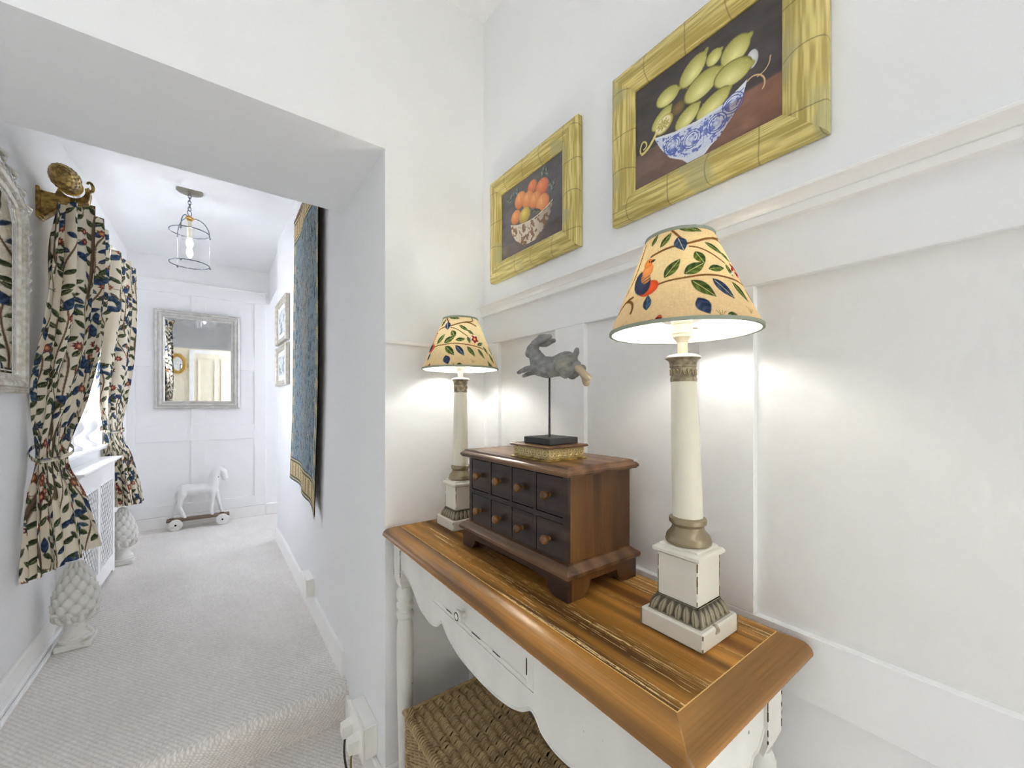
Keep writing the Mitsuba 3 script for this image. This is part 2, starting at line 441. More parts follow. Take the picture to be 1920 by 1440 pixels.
def emitter(m, L, mat='m_bulb'):
    return {**mikit.ply(m, mat), 'emitter': {'type': 'area', 'radiance': {'type': 'rgb', 'value': L}}}

# ================================================================== the setting
XR, YF, CEIL, FLOOR2, CCEIL = .7124, 1.13, 2.427, .128, 2.392
XL, YB, XHL = -.60, -1.35, -1.75       # corridor left wall, hall back wall, hall left wall
YE, SOFF = 4.37, 1.887

struct('floor', bx(XHL - .1, XR + .2, YB - .1, 1.60, -.06, 0), 'm_carpet', False, 'beige ribbed carpet of the lower hall')
# corridor floor with a rounded nosing at the step
nose = [(1.53, 0), (1.527, .04), (1.524, .085), (1.527, .105), (1.535, .119), (1.55, .127), (1.57, FLOOR2), (YE + .1, FLOOR2), (YE + .1, -.05), (1.53, -.05)]
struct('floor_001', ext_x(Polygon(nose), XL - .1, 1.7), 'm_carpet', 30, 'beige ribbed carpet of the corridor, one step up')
struct('ceiling', bx(XHL - .1, XR + .2, YB - .1, YF + .1, CEIL, CEIL + .06), 'm_ceiling', False)
struct('ceiling_001', cat(bx(XL - .4, 1.7, 1.60, YE + .1, CCEIL, CCEIL + .06), bx(XL - .1, .6, 1.60, 2.90, CCEIL - .012, CCEIL)), 'm_ceiling', False)

# right wall with its panelling
wr = struct('wall_right', cat(bx(XR + .0135, XR + .16, -.66, YF + .2, 0, 1.46), bx(XR, XR + .16, -.66, YF + .2, 1.46, CEIL), bx(XR, XR + .16, YB, -.66, 2.05, CEIL)), 'm_wall', False, 'white wall with painted panelling below a moulded rail')
obj('top_rail', bx(XR, XR + .0138, -.66, YF, 1.353, 1.452, .0012), 'm_wall', wr)
obj('bottom_rail', bx(XR, XR + .0138, -.66, YF, .708, .808, .0012), 'm_wall', wr)
for y0, y1 in ((.293, .387), (.674, .779), (1.044, YF), (-.62, -.52)):
    obj('stile', bx(XR, XR + .0138, y0, y1, .808, 1.353, .0012), 'm_wall', wr)
for y0, y1 in ((-.52, .293), (.387, .674), (.779, 1.044), (-.66, -.62)):
    obj('panel', bx(XR + .0120, XR + .0138, y0, y1, .808, 1.353), 'm_panel', wr)
obj('lower_panel', bx(XR + .0120, XR + .0138, -.66, YF, .16, .708), 'm_wall', wr)
dado = [(XR + .002, 1.445), (XR - .013, 1.445), (XR - .013, 1.4575), (XR - .0105, 1.459), (XR - .0125, 1.4605), (XR - .0135, 1.464), (XR - .016, 1.468), (XR - .021, 1.4725), (XR - .026, 1.4745), (XR - .026, 1.4785), (XR - .021, 1.4815), (XR + .002, 1.483)]
struct('trim_1', ext_y(Polygon(dado), -.66, YF), 'm_trim', 20, 'white moulded dado rail along the right wall')
struct('baseboard_right', bx(XR - .006, XR + .012, -.66, YF, 0, .15, .004), 'm_trim')

# front wall: pier on the right, thick lintel, left part; dado lip on the pier
struct('wall_front', cat(bx(.38, XR + .16, YF, 1.607, -.02, CEIL), bx(XL - .02, .385, YF, 1.607, SOFF, CEIL), bx(XHL - .1, XL, YF, 1.607, -.02, CEIL)), 'm_wall', False, 'thick white wall with a square opening to the corridor')
struct('trim_2', bx(.381, XR, YF - .009, YF + .002, 1.329, 1.343, .003), 'm_trim', 30, 'thin white dado lip on the pier behind the far lamp')
struct('baseboard_front', bx(.372, XR, YF - .012, YF + .002, 0, .12, .004), 'm_trim')
struct('baseboard_step', bx(.366, .381, YF + .0, 1.525, 0, .098, .004), 'm_trim', 30, 'white skirting at the foot of the opening, below the socket')

# corridor right wall, doorway and the side room behind it
RP = Polygon([(.38, 1.60), (.3625, 2.905), (.370, 2.912), (.352, 3.5), (1.6, 3.5), (1.6, 1.60)])
struct('wall_corridor_right', cat(ext_z(RP, -.02, CCEIL + .02), bx(.372, 1.62, 3.49, YE, 2.095, CCEIL + .02)), 'm_wall_cool', 20, 'white corridor wall with the tapestry and two small pictures')
BP = Polygon([(.3675, 1.585), (.350, 2.905), (.339, 3.502), (.40, 3.502), (.40, 1.585)])
struct('baseboard_corridor', ext_z(BP, FLOOR2, .222), 'm_trim', 20, 'white skirting along the right side of the corridor')
struct('wall_side_room', cat(bx(1.6, 1.7, 3.45, 3.58, 0, 2.3), bx(1.6, 1.7, 4.3, YE, 0, 2.3), bx(1.6, 1.7, 3.5, YE, 0, .8), bx(1.6, 1.7, 3.5, YE, 2.0, 2.3)), 'm_wall_cool', False)
def pane_x(x, y0, y1, z0, z1, sgn):
    v = np.array([[x, y0, z0], [x, y1, z0], [x, y1, z1], [x, y0, z1]], float)
    f = np.array([[0, 1, 2], [0, 2, 3]])
    return trimesh.Trimesh(v, f if sgn > 0 else f[:, ::-1], process=False)
def window_x(name, x, y0, y1, z0, z1, sgn, L, ny, nz, bar=.022):
    w = struct(name, cat(bx(x - .03, x + .03, y0, y0 + .045, z0, z1, .003), bx(x - .03, x + .03, y1 - .045, y1, z0, z1, .003), bx(x - .03, x + .03, y0, y1, z0, z0 + .045, .003), bx(x - .03, x + .03, y0, y1, z1 - .045, z1, .003)), 'm_white_paint', 30)
    ys, zs = np.linspace(y0 + .045, y1 - .045, ny + 1), np.linspace(z0 + .045, z1 - .045, nz + 1)
    for y in ys[1:-1]: obj('glazing_bar', bx(x - .02, x + .02, y - bar / 2, y + bar / 2, z0 + .045, z1 - .045, .003), 'm_white_paint', w)
    for z in zs[1:-1]: obj('glazing_bar', bx(x - .02, x + .02, y0 + .045, y1 - .045, z - bar / 2, z + bar / 2, .003), 'm_white_paint', w)
    for a in range(ny):
        for b in range(nz):
            k = key(w + '__pane')
            scene[k] = emitter(pane_x(x, ys[a], ys[a + 1], zs[b], zs[b + 1], sgn), L)
    return w

# corridor left wall with the deep window recess
Y0, Y1, ZS, ZT = 2.70, 3.55, .885, 2.02
struct('wall_left', cat(bx(XL - .3, XL, 1.60, Y0, -.02, CCEIL), bx(XL - .3, XL, Y1, YE, -.02, CCEIL), bx(XL - .3, XL, Y0, Y1, -.02, ZS), bx(XL - .3, XL, Y0, Y1, ZT, CCEIL)), 'm_wall_cool', False, 'white corridor wall with the curtained window')
window_x('window_1', -.84, Y0, Y1, ZS + .015, ZT, 1, DAY_WINDOW, 3, 3)
window_x('window_2', 1.63, 3.58, 4.3, .8, 2.0, -1, DAY_DOORWAY, 2, 3)
struct('baseboard_left', bx(XL - .002, XL + .014, 1.585, YE, FLOOR2, .225, .004), 'm_trim', 30, 'white skirting along the left side of the corridor')
tw = thing('heating_pipe', 'pair of white painted pipes boxed along the left skirting', 'pipe')
obj('pipe_casing', bx(XL + .013, XL + .028, 1.59, 2.66, FLOOR2, FLOOR2 + .026, .003), 'm_white_paint', tw)
obj('pipe_casing', bx(XL + .030, XL + .043, 1.59, 2.66, FLOOR2, FLOOR2 + .014, .003), 'm_white_paint', tw)
struct('window_sill', cat(bx(-.83, XL + .028, Y0 - .04, Y1 + .01, ZS, ZS + .020, .005)), 'm_white_paint', 30, 'white window sill board holding two turned finials')

# end wall with its panelling
we = struct('wall_end', bx(XL - .3, 1.7, YE, YE + .1, -.02, CCEIL), 'm_wall_cool', False, 'white panelled wall at the end of the corridor')
yb = YE - .009
for nm, x0, x1, z0, z1 in (('top_rail', XL, .345, 2.088, 2.19), ('middle_rail', -.551, .255, 1.467, 1.60), ('lower_rail', -.551, .255, .847, .975), ('bottom_rail', XL, .345, .226, .318)):
    obj(nm, bx(x0, x1, yb, YE + .001, z0, z1, .0012), 'm_wall_cool', we)
obj('stile', bx(XL, -.551, yb, YE + .001, .318, 2.088, .0012), 'm_wall_cool', we)
obj('stile', bx(.255, .345, yb, YE + .001, .318, 2.088, .0012), 'm_wall_cool', we)
for z0, z1 in ((.318, .847), (.975, 1.467), (1.60, 2.088)):
    obj('stile', bx(-.201, -.102, yb, YE + .001, z0, z1, .0012), 'm_wall_cool', we)
    obj('panel', bx(-.551, -.201, YE - .0015, YE + .001, z0, z1), 'm_wall_cool', we)
    obj('panel', bx(-.102, .255, YE - .0015, YE + .001, z0, z1), 'm_wall_cool', we)
struct('trim_3', bx(XL, .352, YE - .018, YE + .001, 2.183, 2.20, .005), 'm_trim', 30, 'thin picture rail across the end wall')
struct('baseboard_end', cat(bx(XL, .352, YE - .013, YE + .001, FLOOR2, .224, .003), bx(.345, 1.6, YE - .020, YE + .001, FLOOR2, .232, .004)), 'm_trim', 30, 'white skirting of the end wall')

# hall behind and left of the camera, seen in the mirrors, with an added glazed door and lamp
struct('wall_back', bx(XHL - .1, XR + .16, YB - .1, YB, 0, CEIL), 'm_cream_wall', False, 'cream wall of the hall, seen in the mirror')
struct('wall_hall_left', bx(XHL - .1, XHL, YB, YF, 0, CEIL), 'm_wall', False)
window_x('added_door_1', XR + .08, YB, -.66, .0, 2.05, -1, FILL_HALL_DOOR, 2, 4, .03)  # glowing door out of view, added to brighten the front and left walls
dk = struct('door_2', bx(-.42, .36, YB, YB + .020, 0, 1.99, .003), 'm_cream_wall', 30, 'cream panelled door of the hall, seen in the mirror')
for x0, x1 in ((-.36, -.07), (.01, .30)):
    for z0, z1 in ((.25, .85), (1.0, 1.88)):
        obj('panel', cat(bx(x0, x1, YB + .015, YB + .034, z0, z0 + .03, .006), bx(x0, x1, YB + .015, YB + .034, z1 - .03, z1, .006), bx(x0, x0 + .03, YB + .015, YB + .034, z0, z1, .006), bx(x1 - .03, x1, YB + .015, YB + .034, z0, z1, .006)), 'm_cream_wall', dk)
obj('handle', lathe([(.012, 0), (.009, .02), (.022, .03), (.024, .045), (.012, .055), (0, .056)], n=20).apply_transform(trimesh.transformations.rotation_matrix(-math.pi / 2, [1, 0, 0])).apply_translation((-.385, YB + .035, 1.0)), 'm_gold', dk)
struct('trim_4', cat(bx(-.49, -.42, YB, YB + .03, 0, 2.06, .004), bx(.36, .43, YB, YB + .03, 0, 2.06, .004), bx(-.49, .43, YB, YB + .03, 1.99, 2.06, .004)), 'm_trim')
om = thing('oval_mirror', 'oval gold framed mirror on the cream wall, seen in the large mirror', 'mirror')
a = np.linspace(0, 2 * np.pi, 48, endpoint=False)
obj('frame', tube(np.c_[-.66 + .105 * np.cos(a), np.full(48, YB + .03), 1.77 + .165 * np.sin(a)], .032, 10, True), 'm_gold_bright', om)
obj('glass', trimesh.Trimesh(np.vstack([np.c_[-.66 + .09 * np.cos(a), np.full(48, YB + .02), 1.77 + .15 * np.sin(a)], [[-.66, YB + .03, 1.77]]]), [[i, (i + 1) % 48, 48] for i in range(48)], process=False), 'm_mirror', om)
hl = thing('added_ceiling_lamp', 'added round opal ceiling lamp, unseen fill light of the hall', 'lamp')  # lamp added out of view for frontal fill
obj('base', lathe([(.16, CEIL - .03), (.16, CEIL)], (.20, -.70, 0), 32), 'm_white_paint', hl)
scene[key(hl + '__diffuser')] = emitter(lathe([(0, CEIL - .11), (.06, CEIL - .105), (.11, CEIL - .085), (.145, CEIL - .05), (.15, CEIL - .03)], (.20, -.70, 0), 32), FILL_HALL_LAMP)


# ================================================================== console table
tb = thing('console_table', 'console table with polished brown top and distressed cream legs', 'table')
X0, X1, TY0, TY1 = TOP
TZ = .815
slab_prof = [(.012, .7865), (.003, .787), (0, .789), (0, .7915), (.0015, .7955), (.005, .8), (.010, .804), (.016, .8075), (.023, .8105), (.030, .8125), (.036, .8136), (.042, .8140)]
obj('table_top', slab(X0, X1, TY0, TY1, slab_prof, .012, 8), 'm_slab', tb, 60)
ix0, ix1, iy0, iy1 = X0 + .042, X1 - .035, TY0 + .040, TY1 - .040
obj('inlay_line', bx(ix0 - .0012, ix1 + .0012, iy0 - .0012, iy1 + .0012, .8125, .81435), 'm_groove', tb)
xs = np.linspace(ix0, ix1, 6)
for i in range(5):
    obj('plank', bx(xs[i] + .0002, xs[i + 1] - .0002, iy0, iy1, .8125, TZ - .0002, .0004), f'm_plank_{i}', tb)
# legs: square block, then a turned column
LEGX, LEGY = (.418, .648), (.262, 1.075)
leg_prof = [(.012, 0), (.015, .02), (.013, .05), (.0165, .12), (.021, .30), (.0235, .44), (.0235, .50), (.021, .545), (.0175, .558), (.0225, .563), (.0245, .570), (.0225, .577), (.018, .580), (.0185, .586), (.0225, .590), (.0245, .596), (.0225, .603), (.018, .607), (.0205, .612), (.0245, .622), (.0245, .632), (.020, .642), (.018, .648)]
for x in LEGX:
    for y in LEGY:
        lg = obj('leg', lathe(leg_prof, (x, y, 0), 28), 'm_table_paint', tb, 35)
        obj('leg_block', hull([(x + i * .0235, y + j * .0235, z) for i in (-1, 1) for j in (-1, 1) for z in (.672, .787)] + [(x + i * .014, y + j * .014, .645) for i in (-1, 1) for j in (-1, 1)]), 'm_table_paint', lg, False)
        for i, j in ((-1, -1), (1, -1), (-1, 1)):
            random.seed(int(x * 1000 + y * 100 + i * 7 + j))
            z = .66 + random.random() * .03
            obj('worn_edge', worn_line(x + i * .0232, y + j * .0232, z, z + .03 + random.random() * .05, .0009, int(y * 99) + i * 3 + j), 'm_wear', lg)
# apron boards with the scalloped lower edge
def scallop(d):
    k = [0, .05, .09, .125, .142, .152, .160, .168, .185, .22, .26, .30, .34, .38]
    v = [.629, .631, .637, .649, .659, .667, .668, .664, .648, .641, .646, .664, .690, .700]
    from scipy.interpolate import PchipInterpolator
    return PchipInterpolator(k, v)(np.clip(np.abs(d), 0, .38))
yc = (LEGY[0] + LEGY[1]) / 2
ys = np.linspace(LEGY[0] + .02, LEGY[1] - .02, 110)
edge = [(y, z) for y, z in zip(ys, scallop(ys - .648))]
ap = Polygon(edge + [(ys[-1], .788), (ys[0], .788)])
AX = .3985
dr_y0, dr_y1, dr_z0 = yc - .182, yc + .190, .700
hole = sbox(dr_y0 - .001, dr_z0 - .001, dr_y1 + .001, .79)
obj('apron', ext_x(ap.difference(hole), AX, AX + .018), 'm_table_paint', tb, False)
obj('apron_bead', tube([(AX + .001, y, z + .002) for y, z in edge], .0032, 6), 'm_table_paint', tb, 60)
obj('apron', ext_x(ap, .652, .668), 'm_table_paint', tb, False)
def side_edge(n=40):
    t = np.linspace(0, 1, n); x = LEGX[0] + .02 + t * (LEGX[1] - LEGX[0] - .04)
    return [(a, .640 + .055 * (2 * abs(b - .5)) ** 2.2 + .012 * math.exp(-((abs(b - .5) - .3) / .05) ** 2)) for a, b in zip(x, t)]
se = side_edge()
for y in (.244, 1.078):
    obj('side_apron', ext_y(Polygon(se + [(se[-1][0], .788), (se[0][0], .788)]), y, y + .016), 'm_table_paint', tb, False)
    obj('apron_bead', tube([(a, y + (.001 if y < .5 else .015), b + .002) for a, b in se], .003, 6), 'm_table_paint', tb, 60)
dw = obj('drawer', bx(AX - .001, AX + .02, dr_y0, dr_y1, dr_z0, .7868, .0015), 'm_table_paint', tb, False)
for a0, a1, b0, b1 in ((dr_y0 + .012, dr_y1 - .012, dr_z0 + .010, dr_z0 + .0125), (dr_y0 + .012, dr_y0 + .0145, dr_z0 + .010, .787), (dr_y1 - .0145, dr_y1 - .012, dr_z0 + .010, .787)):
    obj('bead', bx(AX - .0025, AX, a0, a1, b0, b1, .0008), 'm_table_paint', dw)
random.seed(4)
for y, z in [(dr_y0 + .0135, .735), (dr_y0 + .1, dr_z0 + .0112), (dr_y0 + .17, dr_z0 + .0112), (dr_y1 - .09, dr_z0 + .0112)]:
    L = .02 + random.random() * .03
    obj('worn_edge', bx(AX - .0029, AX - .0005, y - (.0012 if z > .73 else L / 2), y + (.0012 if z > .73 else L / 2), z - (L / 2 if z > .73 else .001), z + (L / 2 if z > .73 else .001), .0004), 'm_wear', dw)
def knob_x(prof, x, y, z, n=20):
    m = lathe(prof, (0, 0, 0), n)
    m.apply_transform(trimesh.transformations.rotation_matrix(-math.pi / 2, [0, 1, 0]))
    m.apply_translation((x, y, z)); return m
obj('knob', knob_x([(.006, 0), (.005, .006), (.010, .009), (.0125, .013), (.0125, .016), (.009, .0185), (.0075, .0175), (.006, .019), (0, .0195)], AX - .001, yc + .035, .733), 'm_table_paint', dw, 40)
obj('knob_ring', knob_x([(.0085, .0182), (.0085, .0189), (.0066, .0189), (.0066, .0182)], AX - .001, yc + .035, .733), 'm_wear', dw, False)

# ================================================================== the two table lamps
def leaf_cove(cx, cy, z0, z1, h0, h1, per=6):
    """Flared cove with raised leaves on its four sides."""
    V, F, K = [], [], []
    nz, nx = 24, 110
    for side in range(4):
        c, s = math.cos(side * math.pi / 2), math.sin(side * math.pi / 2)
        b = len(V)
        for i in range(nz):
            t = i / (nz - 1); hw = h0 + (h1 - h0) * (t ** .75) + .0025 * math.sin(t * math.pi)
            for j in range(nx):
                u = j / (nx - 1) * 2 - 1
                q = (u * .5 + .5) * per; fr = q - math.floor(q) - .5
                w = .46 * (1 - (2 * abs(t - .42)) ** 2.2) if abs(t - .42) < .5 else 0
                r = max(0, 1 - (abs(fr) / max(w, 1e-3)) ** 2) if w > 0 else 0
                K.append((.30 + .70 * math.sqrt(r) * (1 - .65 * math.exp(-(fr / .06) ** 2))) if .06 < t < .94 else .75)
                rel = .0036 * math.sqrt(r) * (1 - .55 * math.exp(-(fr / .05) ** 2)) if .06 < t < .94 else .0022 * (1 if t >= .94 else .6)
                d = hw + rel
                V.append((d * c - u * hw * s + cx, d * s + u * hw * c + cy, z0 + (z1 - z0) * t))
        g = grid_faces(nz, nx) + b
        F.append(g)
    return trimesh.Trimesh(np.array(V), np.vstack(F), process=False), np.array(K)

scene['m_relief'] = prin(VCOL, .42, .5, .35)
SH_R0, SH_R1, SH_H = .0485, .1065, .140
SK = (SH_R1 - SH_R0) / math.hypot(SH_R1 - SH_R0, SH_H); SSL = math.hypot(SH_R1 - SH_R0, SH_H); SRHO = SH_R0 / SK
GREEN, GREEN2, BLUE, BROWN, PINK = (84, 98, 46), (46, 62, 34), (58, 68, 94), (118, 80, 44), (172, 48, 60)

def shade_print(P):
    """Print of the shade cloth in the unrolled cloth's millimetres."""
    p = Paint(P, (217, 190, 146))
    wv = meshkit.noise(np.c_[P[:, 0] * .25, P[:, 1] * 2.2, P[:, 0] * 0], 3) * .5 + meshkit.noise(np.c_[P[:, 0] * 2.2, P[:, 1] * .25, P[:, 0] * 0], 4) * .5
    p.C *= (.93 + .14 * wv)[:, None]
    def stem(pts, w=3.2, c=BROWN): p.stroke([(a - 90, b) for a, b in pts] if False else pts, w, c)
    A = [[(-118, 59), (-93, 64), (-78, 62)], [(-91, 63), (-77, 44), (-80, 34)], [(-58, 154), (-69, 121), (-78, 102), (-98, 82)]]
    for q, w in zip(A, (5, 5, 3.4)): stem(q, w)
    for q, w in zip([[(-45, 118), (-27, 119), (-12, 120), (7, 122), (26, 130), (45, 140), (63, 144), (76, 145)], [(44, 141), (62, 158), (50, 166)], [(-13, 149), (-3, 133)], [(8, 116), (31, 110), (49, 102), (57, 99)], [(-41, 61), (-21, 63), (2, 64), (25, 68), (51, 71), (89, 78), (110, 82)]], (4.4, 4, 4, 3, 3.6)): stem(q, w)
    vein = (206, 198, 140)
    leaves = [(11, 148, 34, 12, -8, 0), (-22, 136, 27, 10, 50, 0), (-39, 146, 20, 8, 55, 0), (-3, 122, 27, 18, -75, 1), (44, 120, 33, 10, -20, 0), (64, 114, 22, 9, -20, 0), (-16, 83, 36, 16, 50, 0), (20, 97, 24, 16, -60, 0), (12, 79, 34, 18, 35, 0), (42, 83, 27, 12, 20, 0), (21, 46, 40, 18, -40, 0), (48, 50, 40, 16, -42, 1), (77, 56, 36, 13, -40, 0), (106, 63, 34, 10, -38, 0), (19, 18, 29, 20, -62, 1), (55, 10, 15, 8, 15, 0), (64, 88, 22, 9, -60, 0), (98, 92, 26, 10, 55, 0), (120, 84, 26, 10, -30, 0)]
    for x, y, L, W, a_, b in leaves:
        p.leaf((x, y), L, W, a_, BLUE if b else GREEN, None if b and y < 30 else vein, (40, 50, 74) if b else GREEN2)
    p.flower((79, 98), 13, PINK, (222, 190, 90)); p.flower((-40, -3), 16, (196, 84, 64), (222, 190, 90))
    # bird
    p.leaf((-52, 38), 26, 13, 83, (66, 88, 112), (110, 130, 150)); p.ellipse((-50, 62), 16, 13, 10, (226, 104, 58), (190, 70, 44))
    p.ellipse((-61, 78), 15, 24, 12, (52, 60, 84), (38, 42, 60)); p.ellipse((-55, 84), 8, 13, 15, (216, 140, 76), (170, 120, 70))
    for k in range(5): p.stroke([(-62 + k * .6, 92 - k * 5), (-47 - k * .2, 95 - k * 5.4)], 1.6, (48, 56, 84), False)
    p.ellipse((-51, 96), 10, 13, 0, (222, 148, 86), (206, 130, 76)); p.ellipse((-50, 108), 8, 8.5, 0, (216, 132, 66), (196, 110, 60))
    p.leaf((-42, 108), 9, 5, 0, (70, 64, 54)); p.ellipse((-48, 110), 1.3, 1.3, 0, (40, 30, 24))
    # tufts of grass
    for gx, gy in ((-100, 14), (40, 4), (88, 24)):
        for k in (-50, -20, 10, 40): p.stroke([(gx, gy), (gx + 9 * math.sin(math.radians(k)), gy + 9)], 1.0, (150, 120, 70), False)
    # the back of the cloth: another spray
    rnd = random.Random(7)
    for sx in (-240, -170, 165, 230):
        pts = [(sx + 14 * math.sin(k * 1.3), 8 + k * 36) for k in range(5)]
        stem(pts, 3.6)
        for k in range(9):
            s_ = 1 if k % 2 else -1
            p.leaf((sx + 20 * s_ + rnd.uniform(-4, 4), 12 + k * 16), 34, 14, 90 - s_ * 55, BLUE if rnd.random() < .25 else GREEN, vein, GREEN2)
        p.flower((sx + rnd.uniform(-10, 10), rnd.uniform(50, 130)), 13, PINK, (222, 190, 90))
    return p.linear()

def shade_mesh(cx, cy, z0, turn, na, nh, off=0.0):
    a = np.linspace(-np.pi, np.pi, na); t = np.linspace(0, 1, nh)
    A, Tt = np.meshgrid(a, t)
    R = SH_R1 + (SH_R0 - SH_R1) * Tt + off
    V = np.stack([cx + R * np.cos(A + turn), cy + R * np.sin(A + turn), z0 + SH_H * Tt], -1).reshape(-1, 3)
    rho = SRHO + (1 - Tt) * SSL; ps = A * SK
    P = 1000 * np.stack([rho * np.sin(ps), SRHO + SSL - rho * np.cos(ps)], -1).reshape(-1, 2)
    return trimesh.Trimesh(V, grid_faces(nh, na), process=False), P

def table_lamp(cx, cy, label, turn, lean=(0, 0), drop=0.0, gain=1.0):
    first = set(scene)
    t = thing('table_lamp', label, 'lamp', 'pair of column table lamps')
    z = .8152
    obj('base_block', bx(cx - .0495, cx + .0495, cy - .0495, cy + .0495, z, .8425, .0022), 'm_lamp_cream', t, False)
    for i, j in ((-1, -1), (1, -1), (-1, 1)):
        obj('worn_edge', worn_line(cx + i * .0488, cy + j * .0488, .8158, .8400, .0013, i * 3 + j), 'm_wear_pale', t)
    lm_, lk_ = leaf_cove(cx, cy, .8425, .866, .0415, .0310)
    obj('leaf_moulding', lm_, 'm_relief', t, True, color=np.outer(lk_ ** 1.2, [.36, .31, .21]))  # recesses darker in the colour: patina plus painted shade to show the relief
    obj('pedestal', bx(cx - .0315, cx + .0315, cy - .0315, cy + .0315, .865, .930, .0014), 'm_lamp_cream', t, False)
    for i, j in ((-1, -1), (1, -1), (-1, 1)):
        obj('worn_edge', worn_line(cx + i * .0312, cy + j * .0312, .868, .928, .0009, i * 5 + j + 2), 'm_wear_pale', t)
    obj('pedestal_cap', slab(cx - .038, cx + .038, cy - .038, cy + .038, [(.0065, .929), (.003, .931), (0, .933), (0, .937), (.003, .940), (.0075, .941), (.0075, .9435), (.010, .9455)], .002, 3), 'm_lamp_cream', t, 35)
    obj('column_foot', lathe([(.030, .9455), (.0325, .947), (.033, .950), (.0315, .953), (.0315, .955), (.0305, .958), (.027, .962), (.0235, .967), (.0225, .971), (.024, .974), (.0265, .976), (.027, .980), (.0265, .983), (.022, .985)], (cx, cy, 0), 48), 'm_bronze_smooth', t, 35)
    obj('column', lathe([(.0215, .984), (.0213, 1.02), (.0205, 1.08), (.0190, 1.15), (.0178, 1.194)], (cx, cy, 0), 48), 'm_lamp_column', t, 40)
    cap = obj('capital', lathe([(.0185, 1.190), (.0190, 1.193), (.0185, 1.196), (.0180, 1.197), (.0182, 1.207), (.0182, 1.212), (.0195, 1.2125), (.0195, 1.215), (.0190, 1.2155), (.0200, 1.220), (.0225, 1.2235), (.0255, 1.2255)], (cx, cy, 0), 40), 'm_bronze', t, 30)
    for k in range(9):
        a0 = k / 9 * 2 * math.pi
        pts = [((cx + .0184 * math.cos(a0 + .33 * s_), cy + .0184 * math.sin(a0 + .33 * s_), 1.2045 + .0042 * math.sin(s_ * 5.6))) for s_ in np.linspace(-1, 1, 14)]
        obj('scroll', tube(pts, .0009, 5), 'm_bronze_smooth', cap, 60)
    obj('capital_plate', lathe([(.0255, 1.2255), (.0262, 1.2265), (.0258, 1.228), (.020, 1.2310), (.012, 1.2325)], (cx, cy, 0), 36), 'm_lamp_cream', t, 40)
    obj('neck', lathe([(.0075, 1.232), (.0072, 1.252)], (cx, cy, 0), 24), 'm_holder', t)
    obj('bulb_holder', lathe([(.0080, 1.250), (.0095, 1.2535), (.0135, 1.258), (.0138, 1.2625), (.0150, 1.263), (.0150, 1.266), (.0138, 1.2665), (.0138, 1.277), (.0150, 1.2775), (.0150, 1.281), (.0125, 1.283), (.0125, 1.300)], (cx, cy, 0), 32), 'm_holder', t, 30)
    obj('switch_bar', tube([(cx + .013, cy - .010, 1.272), (cx + .019, cy - .0145, 1.272)], .0014, 8), 'm_nickel', t)
    obj('shade_ring', lathe([(.0155, 1.283), (.028, 1.283), (.028, 1.2845), (.0155, 1.2845), (.0155, 1.283)], (cx, cy, 0), 32), 'm_plastic', t, False)
    for k in range(3):
        a0 = k * 2 * math.pi / 3 + .4
        obj('shade_spoke', tube([(cx + .027 * math.cos(a0), cy + .027 * math.sin(a0), 1.284), (cx + .083 * math.cos(a0), cy + .083 * math.sin(a0), 1.335)], .0012, 6), 'm_plastic', t)
    scene[key(t + '__bulb')] = emitter(lathe([(.012, 1.300), (.017, 1.312), (.022, 1.328), (.0215, 1.340), (.015, 1.352), (0, 1.357)], (cx, cy, 0), 24), [gain * x for x in TABLE_BULB])
    z0 = 1.266 + drop
    m, P = shade_mesh(cx, cy, z0, turn, 820, 190)
    sh = obj('lamp_shade', m, 'm_shade_fabric', t, True, color=shade_print(P), label='cream lamp shade printed with leafy branches, flowers and a bird')
    m, P = shade_mesh(cx, cy, z0 + .0004, turn, 96, 6, -.0012)
    obj('lining', m, 'm_shade_lining', sh, True)
    aa = np.linspace(0, 2 * np.pi, 96, endpoint=False)
    for r, zz in ((SH_R1, z0), (SH_R0, z0 + SH_H)):
        obj('shade_trim', lathe([(r + .0012, zz - .0025), (r + .0016, zz - .0022), (r + .0014, zz + .0022), (r + .0003, zz + .0024), (r - .0018, zz + .0024), (r - .0022, zz - .0022), (r + .0012, zz - .0025)], (cx, cy, 0), 96), 'm_trim_green', sh, 40)
    for k in [k for k in scene if k not in first]:      # the shaft leans a little
        v, f, n, uv, c = meshkit.WRITTEN[scene[k]['filename']]
        w = np.clip((v[:, 2] - .946) / .45, 0, None)[:, None] * np.array(lean)
        m_ = trimesh.Trimesh(np.c_[v[:, :2] + w, v[:, 2]], f, process=False)
        new = {kk: x for kk, x in scene[k].items() if kk not in ('filename', 'face_normals', 'type')}
        scene[k] = {'type': 'ply', 'filename': meshkit.write_ply(m_, False, uv, c, normals=n), 'face_normals': n is None, **new}
    return t
FACE = math.atan2(-.33, -.577)
table_lamp(.577, .330, 'cream column table lamp at the near end of the table, bird on its shade', FACE + .09, (-.011, .008))
table_lamp(.550, .996, 'cream column table lamp in the far corner, behind the small chest of drawers', math.atan2(-.972, -.543) - .55, (0, 0), -.010, 2.6)

